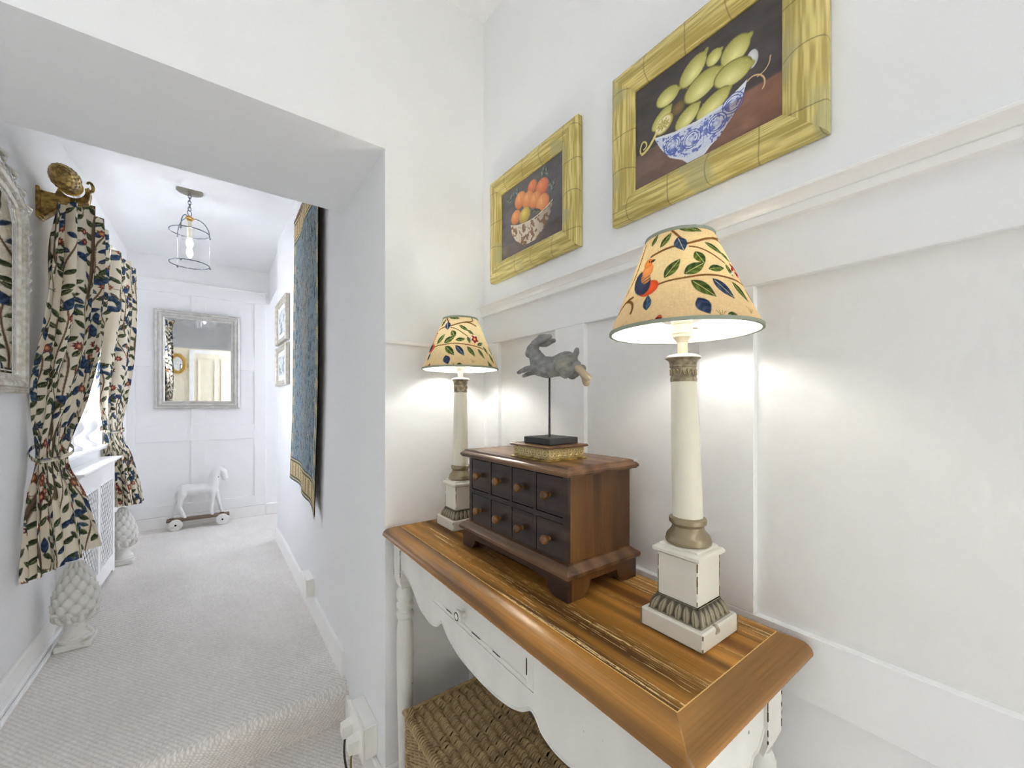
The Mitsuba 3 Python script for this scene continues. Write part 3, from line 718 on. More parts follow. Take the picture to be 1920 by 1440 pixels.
# ================================================================== spice chest with eight drawers
ch = thing('spice_chest', 'small dark wooden chest of eight knobbed drawers standing on the table', 'chest')
CX0, CX1, CY0, CY1, CZ0, CZ1 = .490, .661, .502, .842, .868, 1.032
obj('body', bx(CX0 + .006, CX1, CY0, CY1, CZ0, CZ1), 'm_chest_side', ch, False)
cols = np.linspace(CY0 + .012, CY1 - .012, 5)
face = sbox(CY0, CZ0, CY1, CZ1)
cells = []
for i in range(4):
    for r_, (z0, z1) in enumerate(((.873, .943), (.953, 1.026))):
        y0, y1 = cols[i] + (.004 if i else 0), cols[i + 1] - (.004 if i < 3 else 0)
        cells.append((y0, y1, z0, z1)); face = face.difference(sbox(y0, z0, y1, z1))
obj('front_frame', ext_x(face, CX0, CX0 + .007), 'm_chest_front', ch, False)
kprof = [(.0048, 0), (.0042, .003), (.0045, .006), (.0075, .009), (.0088, .0125), (.0085, .016), (.006, .0185), (0, .0195)]
for y0, y1, z0, z1 in cells:
    d = obj('drawer', bx(CX0 + .0006, CX0 + .008, y0 + .0009, y1 - .0009, z0 + .0009, z1 - .0009, .0008), 'm_chest_front', ch, False)
    obj('knob', knob_x(kprof, CX0 + .001, (y0 + y1) / 2, (z0 + z1) / 2, 18), 'm_chest_side', d, 50)
obj('top', slab(CX0 - .018, CX1 + .008, CY0 - .018, CY1 + .016, [(.006, 1.030), (.003, 1.0305), (.003, 1.0325), (0, 1.034), (0, 1.038), (.0035, 1.0415), (.0075, 1.0435), (.0085, 1.0465), (.011, 1.0475)], .003, 4), 'm_chest_top', ch, 35)
obj('base_moulding', slab(CX0 - .020, CX1 + .010, CY0 - .020, CY1 + .018, [(.002, .856), (0, .858), (0, .864), (.003, .867), (.009, .870), (.013, .874), (.016, .876)], .003, 4), 'm_chest_top', ch, 35)
def bracket(a0, a1):
    w = a1 - a0
    pts = [(a0, .857), (a0, .8152), (a0 + .030, .8152)]
    pts += [(a0 + .030 + .026 * math.sin(t), .8152 + .024 * (1 - math.cos(t)) ** .8) for t in np.linspace(.1, math.pi / 2, 8)]
    q = [(a0 + a1 - x, z) for x, z in pts][::-1]
    return Polygon(pts + [(a0 + w * .3, .842), (a0 + w * .7, .842)] + q)
for x in (CX0 - .012, CX1 - .006):
    obj('bracket_foot', ext_x(bracket(CY0 - .012, CY1 + .010), x, x + .010), 'm_chest_front', ch, False)
for y in (CY0 - .0118, CY1 - .0002):
    obj('bracket_foot', ext_y(bracket(CX0 - .0115, CX1 + .0035), y, y + .010), 'm_chest_side', ch, False)

# ================================================================== carved gilt box and the hare on its stand
cb = thing('carved_box', 'low carved gilt box lying on the chest under the hare', 'box')
BX0, BX1, BY0, BY1 = .492, .595, .556, .672
def relief_side(y_or_x, axis, a0, a1, z0, z1, out):
    nz, na = 26, 110
    a, z = np.meshgrid(np.linspace(a0, a1, na), np.linspace(z0, z1, nz))
    q = (a - a0) / (a1 - a0) * 6; fr = q - np.floor(q) - .5; t = (z - z0) / (z1 - z0) - .5
    r1 = np.hypot(fr * 1.0, (t - .02) * 1.1)
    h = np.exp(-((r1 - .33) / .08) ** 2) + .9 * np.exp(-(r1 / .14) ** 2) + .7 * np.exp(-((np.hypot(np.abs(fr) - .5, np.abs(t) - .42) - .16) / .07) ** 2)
    d = y_or_x + out * .0018 * np.clip(h, 0, 1.3) * (np.abs(t) < .47)
    V = np.stack([d, a, z] if axis == 'x' else [a, d, z], -1).reshape(-1, 3)
    col = np.outer((.30 + .7 * np.clip(h, 0, 1.2).ravel()), [.62, .48, .22])  # hollows of the carving darkened in the colour, shade painted in
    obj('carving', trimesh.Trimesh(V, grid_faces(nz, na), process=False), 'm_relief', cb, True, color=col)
obj('body', bx(BX0 + .004, BX1 - .004, BY0 + .004, BY1 - .004, 1.049, 1.072), 'm_gold_relief', cb, False)
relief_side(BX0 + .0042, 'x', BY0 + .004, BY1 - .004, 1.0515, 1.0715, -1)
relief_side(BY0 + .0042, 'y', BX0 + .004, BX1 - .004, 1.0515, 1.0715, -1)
obj('base', slab(BX0 - .001, BX1 + .001, BY0 - .001, BY1 + .001, [(.001, 1.0478), (0, 1.048), (0, 1.050), (.003, 1.0518)], .002, 3), 'm_gold', cb)
obj('lid', slab(BX0 - .003, BX1 + .003, BY0 - .003, BY1 + .003, [(.004, 1.0712), (.001, 1.0718), (0, 1.073), (0, 1.0752), (.002, 1.0768)], .002, 3), 'm_chest_top', cb)

hs = thing('hare_sculpture', 'grey leaping hare sculpture on a thin rod and black plinth', 'sculpture')
HX, HY, HZ = .545, .612, 1.2335
obj('plinth', bx(.508, .585, .570, .650, 1.0768, 1.0900, .0012), 'm_black', hs, False)
obj('rod', lathe([(.0024, 1.0898), (.0021, 1.13), (.0021, 1.222)], (HX, HY, 0), 16), 'm_black', hs, 50)
hr = {'rump': ((-.038, 0, .005), .0240), 'mid': ((-.012, 0, -.001), .0205), 'chest': ((.020, 0, .002), .0215), 'belly': ((.004, 0, -.004), .0200),
      'neck': ((.032, 0, .024), .0145), 'head': ((.040, 0, .037), .0130), 'nose': ((.049, 0, .029), .0075), 'crown': ((.033, 0, .047), .0090),
      'tail0': ((-.054, 0, .016), .0065), 'tail1': ((-.059, 0, .025), .0060), 'tail2': ((-.060, 0, .030), .0045)}
lk = [('rump', 'mid'), ('mid', 'belly'), ('belly', 'chest'), ('mid', 'chest'), ('chest', 'neck'), ('neck', 'head'), ('head', 'nose'), ('head', 'crown'), ('tail0', 'tail1'), ('tail1', 'tail2'), ('rump', 'tail0')]
for s_, q in ((1, 'l'), (-1, 'r')):
    dz = .003 * s_
    hr.update({'ear0' + q: ((.033, .006 * s_, .050), .0060), 'ear1' + q: ((.014, .009 * s_, .054 + dz), .0088), 'ear2' + q: ((-.006, .009 * s_, .057 + dz), .0042),
               'fl0' + q: ((.026, .011 * s_, -.004), .0090), 'fl1' + q: ((.046, .012 * s_, -.006 + dz), .0058), 'fl2' + q: ((.062, .011 * s_, -.011 + dz), .0046), 'fl3' + q: ((.067, .011 * s_, -.013 + dz), .0038),
               'hl0' + q: ((-.038, .014 * s_, -.003), .0185), 'hl1' + q: ((-.043, .017 * s_, -.017), .0105), 'hl2' + q: ((-.066, .014 * s_, -.003 + dz), .0078)})
    lk += [('crown', 'ear0' + q), ('ear0' + q, 'ear1' + q), ('ear1' + q, 'ear2' + q), ('fl0' + q, 'fl1' + q), ('fl1' + q, 'fl2' + q), ('fl2' + q, 'fl3' + q), ('chest', 'fl0' + q), ('rump', 'hl0' + q), ('hl0' + q, 'hl1' + q), ('hl1' + q, 'hl2' + q)]
hm = limb(hr, lk, .0026, 8)
hm.vertices += hm.vertex_normals * (.0012 * (meshkit.fbm(np.asarray(hm.vertices) * 160, 3) - .5))[:, None]
HROT = math.radians(112)
obj('hare', place(hm, (HX, HY, HZ), HROT), 'm_hare', hs, True)
ft = {}
fk = []
for s_, q in ((1, 'l'), (-1, 'r')):
    ft.update({'a' + q: ((-.064, .014 * s_, -.006 + .003 * s_), .0078), 'b' + q: ((-.075 - .004 * s_, .015 * s_, -.021 + .003 * s_), .0076), 'c' + q: ((-.081 - .007 * s_, .015 * s_, -.031 + .004 * s_), .0072)})
    fk += [('a' + q, 'b' + q), ('b' + q, 'c' + q)]
obj('hind_foot', place(limb({k: v for k, v in ft.items() if k.endswith('l')}, fk[:2], .0026, 4), (HX, HY, HZ), HROT), 'm_hare_pale', hs, True, label='pale worn hind foot')
obj('hind_foot', place(limb({k: v for k, v in ft.items() if k.endswith('r')}, fk[2:], .0026, 4), (HX, HY, HZ), HROT), 'm_hare_pale', hs, True, label='pale worn hind foot')

# ================================================================== the two fruit pictures
fprof = [(0, .002), (0, .014), (.003, .019), (.010, .0225), (.022, .0245), (.036, .0235), (.048, .019), (.056, .0145), (.0575, .013), (.0575, .008)]
def picture_grid(yc_, zc_, w, h, n, m):
    y, z = np.meshgrid(np.linspace(yc_ + w / 2, yc_ - w / 2, n), np.linspace(zc_ - h / 2, zc_ + h / 2, m))
    V = np.stack([np.full(y.shape, XR - .0095), y, z], -1).reshape(-1, 3)
    return trimesh.Trimesh(V, grid_faces(m, n), process=False), np.c_[y.ravel(), z.ravel()]
def fruit_picture(label, yc_, zc_, w, h, paint):
    t = thing('fruit_picture', label, 'picture', 'gilt framed fruit pictures')
    for m, uv in mitre_frame((XR, yc_, zc_), (0, -1, 0), (0, 0, 1), (-1, 0, 0), w, h, fprof):
        obj('frame_rail', m, 'm_gilt_frame', t, False, uv=uv)
    obj('backing', bx(XR - .008, XR - .001, yc_ - w / 2 + .002, yc_ + w / 2 - .002, zc_ - h / 2 + .002, zc_ + h / 2 - .002), 'm_chest_side', t, False)
    m, P = picture_grid(yc_, zc_, w - .11, h - .11, 330, 280)
    obj('print', m, 'm_print', t, False, color=paint(P))
DARK = (76, 71, 70)
def ground(p, z_line, slope, y0, c_tab, c_tab2):
    y, z = p.P[:, 0], p.P[:, 1]
    k = np.clip((z_line + slope * (y - y0) - z) / .004, 0, 1)[:, None]
    n_ = meshkit.fbm(np.c_[y * 30, z * 60, y * 0], 3, 5)[:, None]
    g = np.clip((y - y.min()) / np.ptp(y), 0, 1)[:, None]
    p.C *= .85 + .3 * n_
    p.C = p.C * (1 - k) + (np.asarray(c_tab) * g + np.asarray(c_tab2) * (1 - g)) * (.85 + .3 * n_) * k
def lemon(p, a, b, w, c1=(232, 228, 160), c2=(160, 156, 82)):
    a, b = np.array(a), np.array(b); c = (a + b) / 2; L = np.linalg.norm(b - a); ang = math.degrees(math.atan2(*(b - a)[::-1]))
    p.ellipse(c, L * .5, w * .62, ang, c2, (92, 88, 42), .06)
    p.ellipse(b - (b - a) * .06, w * .22, w * .17, ang, c2, None, .3)
    p.ellipse(c, L * .48, w * .59, ang, c1, c2, .10, (-.1, .35))
    r = random.Random(int(a[0] * 1e4))
    for _ in range(26):
        q = c + np.array([r.uniform(-.4, .4) * L, r.uniform(-.4, .4) * w])
        p.ellipse(q, .0012, .0012, 0, (204, 198, 112), None, .9)
def lemons(P):
    p = Paint(P, DARK)
    ground(p, 1.676, 0, .4, (112, 94, 86), (124, 90, 74))
    p.ellipse((.292, 1.722), .010, .016, 0, (226, 226, 226), (170, 170, 176))
    LM = [((.343, 1.746), (.294, 1.764), .032), ((.368, 1.763), (.341, 1.775), .020), ((.419, 1.754), (.368, 1.790), .029), ((.471, 1.756), (.419, 1.756), .025), ((.412, 1.725), (.341, 1.742), .032), ((.356, 1.725), (.290, 1.715), .030), ((.480, 1.706), (.436, 1.735), .020)]
    p.ellipse((.422, 1.720), .014, .013, 0, (132, 112, 74), (92, 78, 50))
    for a, b, w in LM: lemon(p, a, b, w * 1.18)
    p.ellipse((.3675, 1.792), .004, .004, 0, (150, 146, 80))
    lemon(p, (.388, 1.676), (.325, 1.699), .029); lemon(p, (.429, 1.680), (.380, 1.705), .028)
    p.poly([(.474, 1.690), (.429, 1.6785), (.386, 1.6745), (.338, 1.676), (.299, 1.694), (.306, 1.672), (.324, 1.645), (.345, 1.624), (.360, 1.616), (.372, 1.606), (.404, 1.606), (.414, 1.617), (.440, 1.634), (.460, 1.662)], (216, 219, 228))
    idx = p.poly([(.472, 1.685), (.429, 1.673), (.386, 1.669), (.338, 1.671), (.304, 1.684), (.308, 1.670), (.326, 1.643), (.350, 1.620), (.404, 1.617), (.438, 1.636), (.458, 1.662)], (205, 211, 228))
    q = P[idx]; nn = meshkit.fbm(np.c_[q * 130, q[:, :1] * 0], 3, 8); nf = meshkit.noise(np.c_[q * 420, q[:, :1] * 0], 2)
    p.put(idx, (nn - .56) / .05, (104, 120, 180)); p.put(idx, (nf - .78) / .05, (84, 98, 160))
    for cx_, cz_ in ((.396, 1.647), (.434, 1.655), (.350, 1.650), (.322, 1.668)):
        for r_ in (.016, .012): p.stroke([(cx_ + r_ * 1.1 * math.cos(t), cz_ + r_ * math.sin(t)) for t in np.linspace(0, 6.3, 20)], .0018, (70, 86, 156), False)
        p.ellipse((cx_, cz_), .007, .006, 20, (222, 226, 236), (140, 154, 200))
    for i in p.near((.318, 1.655), .045) if False else []: pass
    sh = np.nonzero((P[:, 0] < .36) & (P[:, 1] < 1.67))[0]; sh = np.intersect1d(sh, idx)
    p.put(sh, np.clip((.36 - P[sh, 0]) / .06, 0, 1) * .6, (84, 56, 46))
    # cut lemon and its peel
    p.ellipse((.4525, 1.706), .022, .0165, 150, (204, 192, 112), (160, 146, 74)); p.ellipse((.4545, 1.7065), .019, .0135, 150, (226, 218, 178))
    for k in range(9):
        t = k * 2 * math.pi / 9; p.leaf((.4545 + .009 * math.cos(t), 1.7065 + .0065 * math.sin(t)), .013, .0055, math.degrees(math.atan2(.0065 * math.sin(t), .009 * math.cos(t))), (196, 186, 110), None, (176, 164, 96))
    p.stroke([(.470, 1.697), (.477, 1.688), (.489, 1.677), (.502, 1.672)], .007, (214, 200, 122)); p.stroke([(.502, 1.673), (.507, 1.683), (.499, 1.696), (.492, 1.688), (.498, 1.680)], .004, (204, 190, 118))
    p.stroke([(.299, 1.690), (.290, 1.693), (.278, 1.686), (.276, 1.664)], .0028, (202, 168, 128)); p.stroke([(.284, 1.688), (.272, 1.692), (.265, 1.709)], .0022, (196, 164, 128))
    return p.linear()
fruit_picture('large gilt framed picture of lemons in a blue and white bowl', .3825, 1.7065, .385, .322, lemons)
def oranges(P):
    p = Paint(P, (92, 90, 93))
    ground(p, 1.640, 0, .9, (112, 102, 98), (86, 78, 78))
    for c, ang in (((.800, 1.780), 70), ((.815, 1.786), 110), ((.969, 1.770), 20), ((.955, 1.776), 160), ((.790, 1.745), 60), ((.775, 1.73), 120), ((.93, 1.782), 80)):
        p.leaf(c, .040, .016, ang, (112, 122, 116), (140, 148, 140), (74, 84, 80))
    O1, O2 = (232, 170, 116), (192, 116, 74)
    for c, a, b, k in (((.862, 1.764), .022, .020, 2), ((.820, 1.745), .028, .026, 2), ((.917, 1.750), .028, .026, 0), ((.881, 1.736), .026, .026, 0), ((.850, 1.723), .026, .024, 1), ((.818, 1.700), .029, .027, 0), ((.938, 1.708), .025, .022, 0)):
        p.ellipse(c, a, b, 0, (226, 146, 104) if k == 2 else O1, (176, 94, 66) if k == 2 else O2, .12, (.15, .35))
        p.stroke([(c[0], c[1] + b * .8), (c[0] - .004, c[1])], .002, O2, False)
    p.ellipse((.896, 1.697), .028, .024, 0, (222, 200, 112), (160, 134, 66), .12, (.1, .35))
    p.leaf((.846, 1.690), .05, .014, 20, (96, 104, 94), (130, 136, 124))
    idx = p.poly([(.962, 1.692), (.925, 1.680), (.887, 1.674), (.850, 1.674), (.815, 1.680), (.777, 1.694), (.780, 1.672), (.800, 1.640), (.828, 1.622), (.838, 1.612), (.900, 1.612), (.912, 1.622), (.940, 1.640), (.957, 1.664)], (208, 196, 178))
    q = P[idx]; nn = meshkit.fbm(np.c_[q * 110, q[:, :1] * 0], 3, 3)
    p.put(idx, (nn - .52) / .05, (134, 104, 78)); p.put(idx, np.clip((.86 - q[:, 0]) / .09, 0, 1) * .55, (82, 66, 56))
    p.stroke([(.962, 1.692), (.925, 1.680), (.887, 1.675), (.850, 1.675), (.815, 1.681), (.777, 1.694)], .003, (222, 212, 194))
    return p.linear()
fruit_picture('smaller gilt framed picture of oranges in a patterned bowl', .872, 1.700, .385, .318, oranges)

# ================================================================== wicker basket under the table
wb = thing('wicker_basket', 'brown woven wicker hamper with a lid on the floor under the table', 'basket')
WX0, WX1, WY0, WY1, WZ = .378, .640, .40, .985, .372
rnd = random.Random(11)
def weave_top(x0, x1, y0, y1, z, step, stake, amp, r):
    ms, k, y = [], 0, y0
    while y < y1:
        n = int((x1 - x0) / stake * 9) + 1
        x = np.linspace(x0, x1, n)
        ph = .45 * math.sin(k * .9) + rnd.uniform(-.45, .45)
        zz = z + amp * np.cos(x / stake * 2 * math.pi + ph) + .0006 * rnd.uniform(-1, 1)
        yy = y + .0012 * np.sin(x * 40 + rnd.uniform(0, 6)) + .0009 * rnd.uniform(-1, 1)
        ms.append(tube(np.c_[x, yy, zz], r * rnd.uniform(.85, 1.15), 6)); y += step; k += 1
    return cat(*ms)
lid = obj('lid_weave', weave_top(WX0 + .004, WX1 - .004, WY0, WY1 - .006, WZ - .007, .0066, .025, .0048, .0033), 'm_wicker', wb, True, kind='stuff')
for x in np.arange(WX0 + .0125, WX1, .025):
    obj('stake', tube([(x, WY0, WZ - .012), (x, WY1 - .004, WZ - .012)], .0042, 8), 'm_wicker', wb, True)
obj('lid_rim', cat(tube(np.c_[np.full(60, WX0 + .003), np.linspace(WY0, WY1, 60), WZ - .004 + .0012 * np.sin(np.linspace(0, 60, 60))], .0062, 8), tube(np.c_[np.linspace(WX0, WX1, 40), np.full(40, WY1 - .003), WZ - .005 + .001 * np.sin(np.linspace(0, 40, 40))], .0055, 8)), 'm_wicker', wb, True)
wrap = []
for y in np.arange(WY0 + .006, WY1 - .02, .0085):
    aa = np.linspace(-2.6, 1.2, 10)
    wrap.append(tube([(WX0 + .004 + .0085 * math.sin(a_), y + .005 * a_ / 3, WZ - .005 + .0085 * math.cos(a_)) for a_ in aa], .0031 * rnd.uniform(.85, 1.15), 6))
obj('rim_binding', cat(*wrap), 'm_wicker', wb, True, kind='stuff')
def weave_side(axis, c, a0, a1, z0, z1, sgn):
    ms, k, z = [], 0, z0
    while z < z1:
        a_ = np.linspace(a0, a1, int((a1 - a0) / .026 * 9) + 1)
        d = c + sgn * .0040 * np.cos(a_ / .026 * 2 * math.pi + rnd.uniform(-.5, .5))
        pts = np.c_[d, a_, np.full(len(a_), z)] if axis == 'x' else np.c_[a_, d, np.full(len(a_), z)]
        ms.append(tube(pts, .0038, 6)); z += .0078; k += 1
    return cat(*ms)
obj('side_weave', weave_side('x', WX0 + .006, WY0, WY1 - .004, .006, WZ - .018, -1), 'm_wicker', wb, True, kind='stuff')
obj('side_weave', weave_side('y', WY1 - .006, WX0 + .006, WX1, .006, WZ - .018, 1), 'm_wicker', wb, True, kind='stuff')
obj('side_weave', weave_side('y', WY0 + .006, WX0 + .006, WX1, .006, WZ - .012, -1), 'm_wicker', wb, True, kind='stuff')
obj('side_weave', weave_side('x', WX1 - .004, WY0, WY1 - .004, .006, WZ - .018, 1), 'm_wicker', wb, True, kind='stuff')
obj('lining', bx(WX0 + .010, WX1 - .010, WY0 + .012, WY1 - .012, .004, WZ - .014), 'm_wicker_dark', wb, False)
for dy in (0, .009, .018):
    obj('corner_binding', tube([(WX0 + .006 + .016 * t, WY1 - .022 - dy + .012 * t, WZ + .003 + .006 * math.sin(t * math.pi)) for t in np.linspace(0, 1, 8)], .0026, 6), 'm_wicker', wb, True)
obj('latch_peg', bx(WX0 - .004, WX0 + .003, .875, .883, WZ - .026, WZ - .004, .002), 'm_wicker', wb)

# ================================================================== sockets
def plug(t_, x, y, z, long=False):
    m = hull([(x - .030, y + i * .014, z + k * .017) for i in (-1, 1) for k in (-1, 1)] + [(x, y + i * .019, z + k * .021) for i in (-1, 1) for k in (-1, 1)])
    return obj('plug', m, 'm_plastic', t_, False)
so = thing('wall_socket', 'white double wall socket with two plugs beside the carpeted step', 'socket')
obj('back_box', bx(.340, .381, 1.195, 1.341, .108, .204, .003), 'm_plastic', so, False)
obj('faceplate', bx(.333, .341, 1.193, 1.343, .106, .206, .002), 'm_plastic', so, False)
plug(so, .334, 1.31, .140); plug(so, .334, 1.235, .142)
for y in (1.31, 1.235):
    obj('switch', bx(.3305, .3335, y - .006, y + .006, .180, .194, .001), 'm_plastic', so)
obj('cord', tube(curve([(.318, 1.31, .122), (.312, 1.305, .06), (.318, 1.27, .015), (.335, 1.20, .006), (.352, 1.12, .006), (.362, 1.03, .006)], 30), .0032, 8), 'm_cord', so, True)
obj('cord', tube(curve([(.318, 1.235, .124), (.314, 1.230, .06), (.325, 1.20, .012), (.345, 1.13, .010), (.356, 1.04, .010)], 30), .0030, 8), 'm_cord_gold', so, True)
sf = thing('wall_socket', 'white wall socket above the corridor skirting, no plug in it', 'socket')
obj('back_box', bx(.342, .379, 2.15, 2.298, .216, .300, .003), 'm_plastic', sf, False)
obj('faceplate', bx(.335, .343, 2.148, 2.300, .214, .302, .002), 'm_plastic', sf, False)

# ================================================================== corridor: mirrors
def path_frame(path, prof, o, u, v, nrm):
    """Closed frame along a 2-D path (counter-clockwise): prof (inset, depth)."""
    p = np.asarray(path, float); n = len(p)
    d0 = p - np.roll(p, 1, 0); d1 = np.roll(p, -1, 0) - p
    d0 /= np.linalg.norm(d0, axis=1, keepdims=True); d1 /= np.linalg.norm(d1, axis=1, keepdims=True)
    n0, n1 = np.c_[-d0[:, 1], d0[:, 0]], np.c_[-d1[:, 1], d1[:, 0]]
    m = n0 + n1; m /= np.maximum((m * n0).sum(1, keepdims=True), .3)
    o, u, v, nrm = (np.asarray(x, float) for x in (o, u, v, nrm))
    V = [o + (p[:, :1] + m[:, :1] * i) * u + (p[:, 1:] + m[:, 1:] * i) * v + nrm * d for i, d in prof]
    F, k = [], np.arange(n)
    for q in range(len(prof) - 1):
        a0, a1, b0, b1 = q * n + k, q * n + (k + 1) % n, (q + 1) * n + k, (q + 1) * n + (k + 1) % n
        F += [np.stack([a0, a1, b1], 1), np.stack([a0, b1, b0], 1)]
    return trimesh.Trimesh(np.vstack(V), np.vstack(F), process=False), p + m * prof[-1][0]

em = thing('wall_mirror', 'large silver framed rectangular mirror on the panelled end wall', 'mirror')
MW, MH, MC = .578, .82, (-.146, 1.531)
tilt = math.radians(.9)
mu, mv, mn = np.array([1.0, 0, 0]), np.array([0, -math.sin(tilt), math.cos(tilt)]), np.array([0, -math.cos(tilt), -math.sin(tilt)])
mo = np.array([MC[0], YE - .020, MC[1]])
mprof = [(0, -.004), (0, .012), (.003, .018), (.010, .022), (.018, .0205), (.021, .0165), (.024, .0165), (.028, .021), (.036, .0225), (.044, .019), (.048, .013), (.052, .013), (.055, .016), (.060, .0165), (.066, .011), (.0665, .006)]
for k, (m, uv) in enumerate(mitre_frame(mo, mu, mv, mn, MW, MH, mprof)):
    obj('frame_rail', m, 'm_silver', em, False)
def quad(o, u, v, w, h, nrm, dep):
    V = [np.asarray(o) + u * a * w / 2 + v * b * h / 2 + nrm * dep for a, b in ((-1, -1), (1, -1), (1, 1), (-1, 1))]
    m = trimesh.Trimesh(np.array(V), [[0, 1, 2], [0, 2, 3]], process=False)
    return m
obj('glass', quad(mo, mu, mv, MW - .130, MH - .130, mn, .007), 'm_mirror', em, False)
obj('backing', trimesh.Trimesh(*[lambda: 0][:0]) if False else bx(MC[0] - MW / 2 + .01, MC[0] + MW / 2 - .01, YE - .012, YE - .009, MC[1] - MH / 2 + .01, MC[1] + MH / 2 - .01), 'm_dark', em, False)

lm = thing('crested_mirror', 'ornate silver mirror with a carved arched crest on the left corridor wall', 'mirror')
yc0, hw, zb, zs_ = 1.825, .437, 1.197, 1.825
top = [(hw - .020 * t, zs_ + .035 * t) for t in (.0, .5, 1)] + [((hw - .02) * math.cos(a_), zs_ + .035 + .105 * math.sin(a_) ** .85) for a_ in np.linspace(.12, math.pi - .12, 22)] + [(-hw + .020 * t, zs_ + .035 * t) for t in (1, .5, 0)]
# seen from the corridor (+x), u runs towards -y so that the path is counter-clockwise
path = [(-hw, zb), (hw, zb)] + [(x, z) for x, z in top]
lo, lu, lv, ln = np.array([XL + .002, yc0, 0.0]), np.array([0, -1.0, 0]), np.array([0, 0, 1.0]), np.array([1.0, 0, 0])
lp = [(0, 0), (0, .018), (.003, .024), (.009, .026), (.014, .022), (.017, .022), (.023, .030), (.034, .031), (.042, .026), (.046, .018), (.050, .018), (.056, .020), (.066, .016), (.067, .010)]
m, inner = path_frame(path, lp, lo, lu, lv, ln)
obj('frame', m, 'm_silver_gold', lm, 30)
gi = np.array(inner)
gm = trimesh.creation.triangulate_polygon(Polygon(gi).buffer(.002), engine='earcut')
obj('glass', trimesh.Trimesh(lo + gm[0][:, :1] * lu + gm[0][:, 1:2] * lv + ln * .011, gm[1], process=False), 'm_mirror', lm, False)
obj('bead', path_frame(Polygon(gi).buffer(-.012).exterior.coords[:-1] if Polygon(gi).exterior.is_ccw else gi, [(0, .0112), (.001, .013), (.004, .013), (.005, .0112)], lo, lu, lv, ln)[0], 'm_silver', lm, 30)
def on_mirror(a, z, d): return lo + lu * a + lv * z + ln * d
for s_ in (-1, 1):
    for k in range(7):       # little leaves down the outer edge
        z = zs_ - .02 - k * .035
        obj('edge_leaf', tube([on_mirror(s_ * (hw - .012), z, .026), on_mirror(s_ * (hw - .014), z - .014, .031), on_mirror(s_ * (hw - .012), z - .027, .026)], [.002, .0055, .002], 7), 'm_silver', lm, 60)
    for k, (a0, z0, r0, turns) in enumerate(((.395, 1.868, .026, 1.25), (.335, 1.905, .030, -1.3), (.265, 1.938, .028, 1.3), (.190, 1.966, .032, -1.4), (.10, 1.985, .034, 1.4))):
        t = np.linspace(0, 1, 26); r = r0 * (1 - .75 * t); an = turns * 2 * np.pi * t * s_ + (.5 + k) * s_
        obj('scroll', tube([on_mirror(s_ * a0 + r[i] * math.cos(an[i]), z0 + r[i] * math.sin(an[i]) * .8, .020 + .012 * t[i]) for i in range(26)], np.linspace(.0075, .0045, 26), 7), 'm_silver', lm, 60)
        obj('crest_leaf', tube([on_mirror(s_ * (a0 + .035), z0 - .018, .022), on_mirror(s_ * (a0 + .010), z0 + .006, .032), on_mirror(s_ * (a0 - .03), z0 + .020, .022)], [.003, .010, .003], 8), 'm_silver_gold', lm, 60)
    for k in range(12):
        obj('scroll', tube([on_mirror(s_ * (.40 - k * .034), 1.842 + .105 * math.sin(math.acos(min(.99, (.40 - k * .034) / .417))) ** .85 - .012, .030), on_mirror(s_ * (.385 - k * .034), 1.850 + .105 * math.sin(math.acos(min(.99, (.385 - k * .034) / .417))) ** .85 - .014, .030)], [.004, .004], 7), 'm_silver', lm, 60)

# ================================================================== tapestry and two small pictures
tp = thing('wall_tapestry', 'tall blue woven tapestry with cream borders hanging on the corridor wall', 'tapestry')
def tapestry():
    n, m = 190, 420
    s, t = np.meshgrid(np.linspace(0, 1, n), np.linspace(0, 1, m))        # s: far to near, t: bottom to top
    ytop, ybot = 2.585 - s * .70, 2.655 - s * .665
    y = ybot + (ytop - ybot) * t - .035 * s * np.exp(-((t - .42) / .25) ** 2)
    zb_ = .728 - .012 * np.sin(s * 3.0) - .045 * s ** 3 - .055 * np.clip((s - .84) / .16, 0, 1) ** 2
    zt_ = 2.205 + .02 * s
    z = zb_ + (zt_ - zb_) * t
    wallx = .38 - .0134 * (y - 1.6)
    x = wallx - .016 - .010 * (.5 + .5 * np.cos(s * 9 + t * 1.4)) - .014 * s ** 2 - .010 * np.clip((.25 - t) / .25, 0, 1) * np.cos(s * 5) ** 2
    V = np.stack([x, y, z], -1).reshape(-1, 3)
    return trimesh.Trimesh(V, grid_faces(m, n)[:, ::-1], process=False), s.ravel(), t.ravel()
m, S_, T_ = tapestry()
P = np.c_[S_ * 700, T_ * 1480]
p = Paint(P, (132, 146, 156))
nz = meshkit.fbm(np.c_[P * .02, P[:, :1] * 0], 3, 1); nf = meshkit.noise(np.c_[P[:, 0] * .09, P[:, 1] * .06, P[:, 0] * 0], 5); nw = meshkit.noise(np.c_[P[:, 0] * .5, P[:, 1] * .5, P[:, 0] * 0], 6)
al = np.arange(len(P))
p.put(al, (nz - .48) / .08 * .8, (136, 148, 150)); p.put(al, (T_ - .45) * 1.3 * nf, (146, 156, 152)); p.put(al, (nf - .66) / .08 * .6, (98, 114, 124))
rnd = random.Random(5)
for _ in range(420):
    c = (rnd.uniform(60, 640), rnd.uniform(170, 1320)); up = c[1] > 700
    p.leaf(c, rnd.uniform(20, 46) * (1.3 if up else 1), rnd.uniform(8, 16), 90 + rnd.uniform(-40, 40), rnd.choice([(178, 168, 148), (92, 116, 130), (150, 140, 132), (196, 190, 172), (160, 120, 110), (84, 108, 112)]))
for x0 in (310, 350, 390): p.stroke([(x0, 150), (x0 + 8, 500), (x0 - 6, 800), (x0 + 30, 1100)], 14, (170, 154, 132))
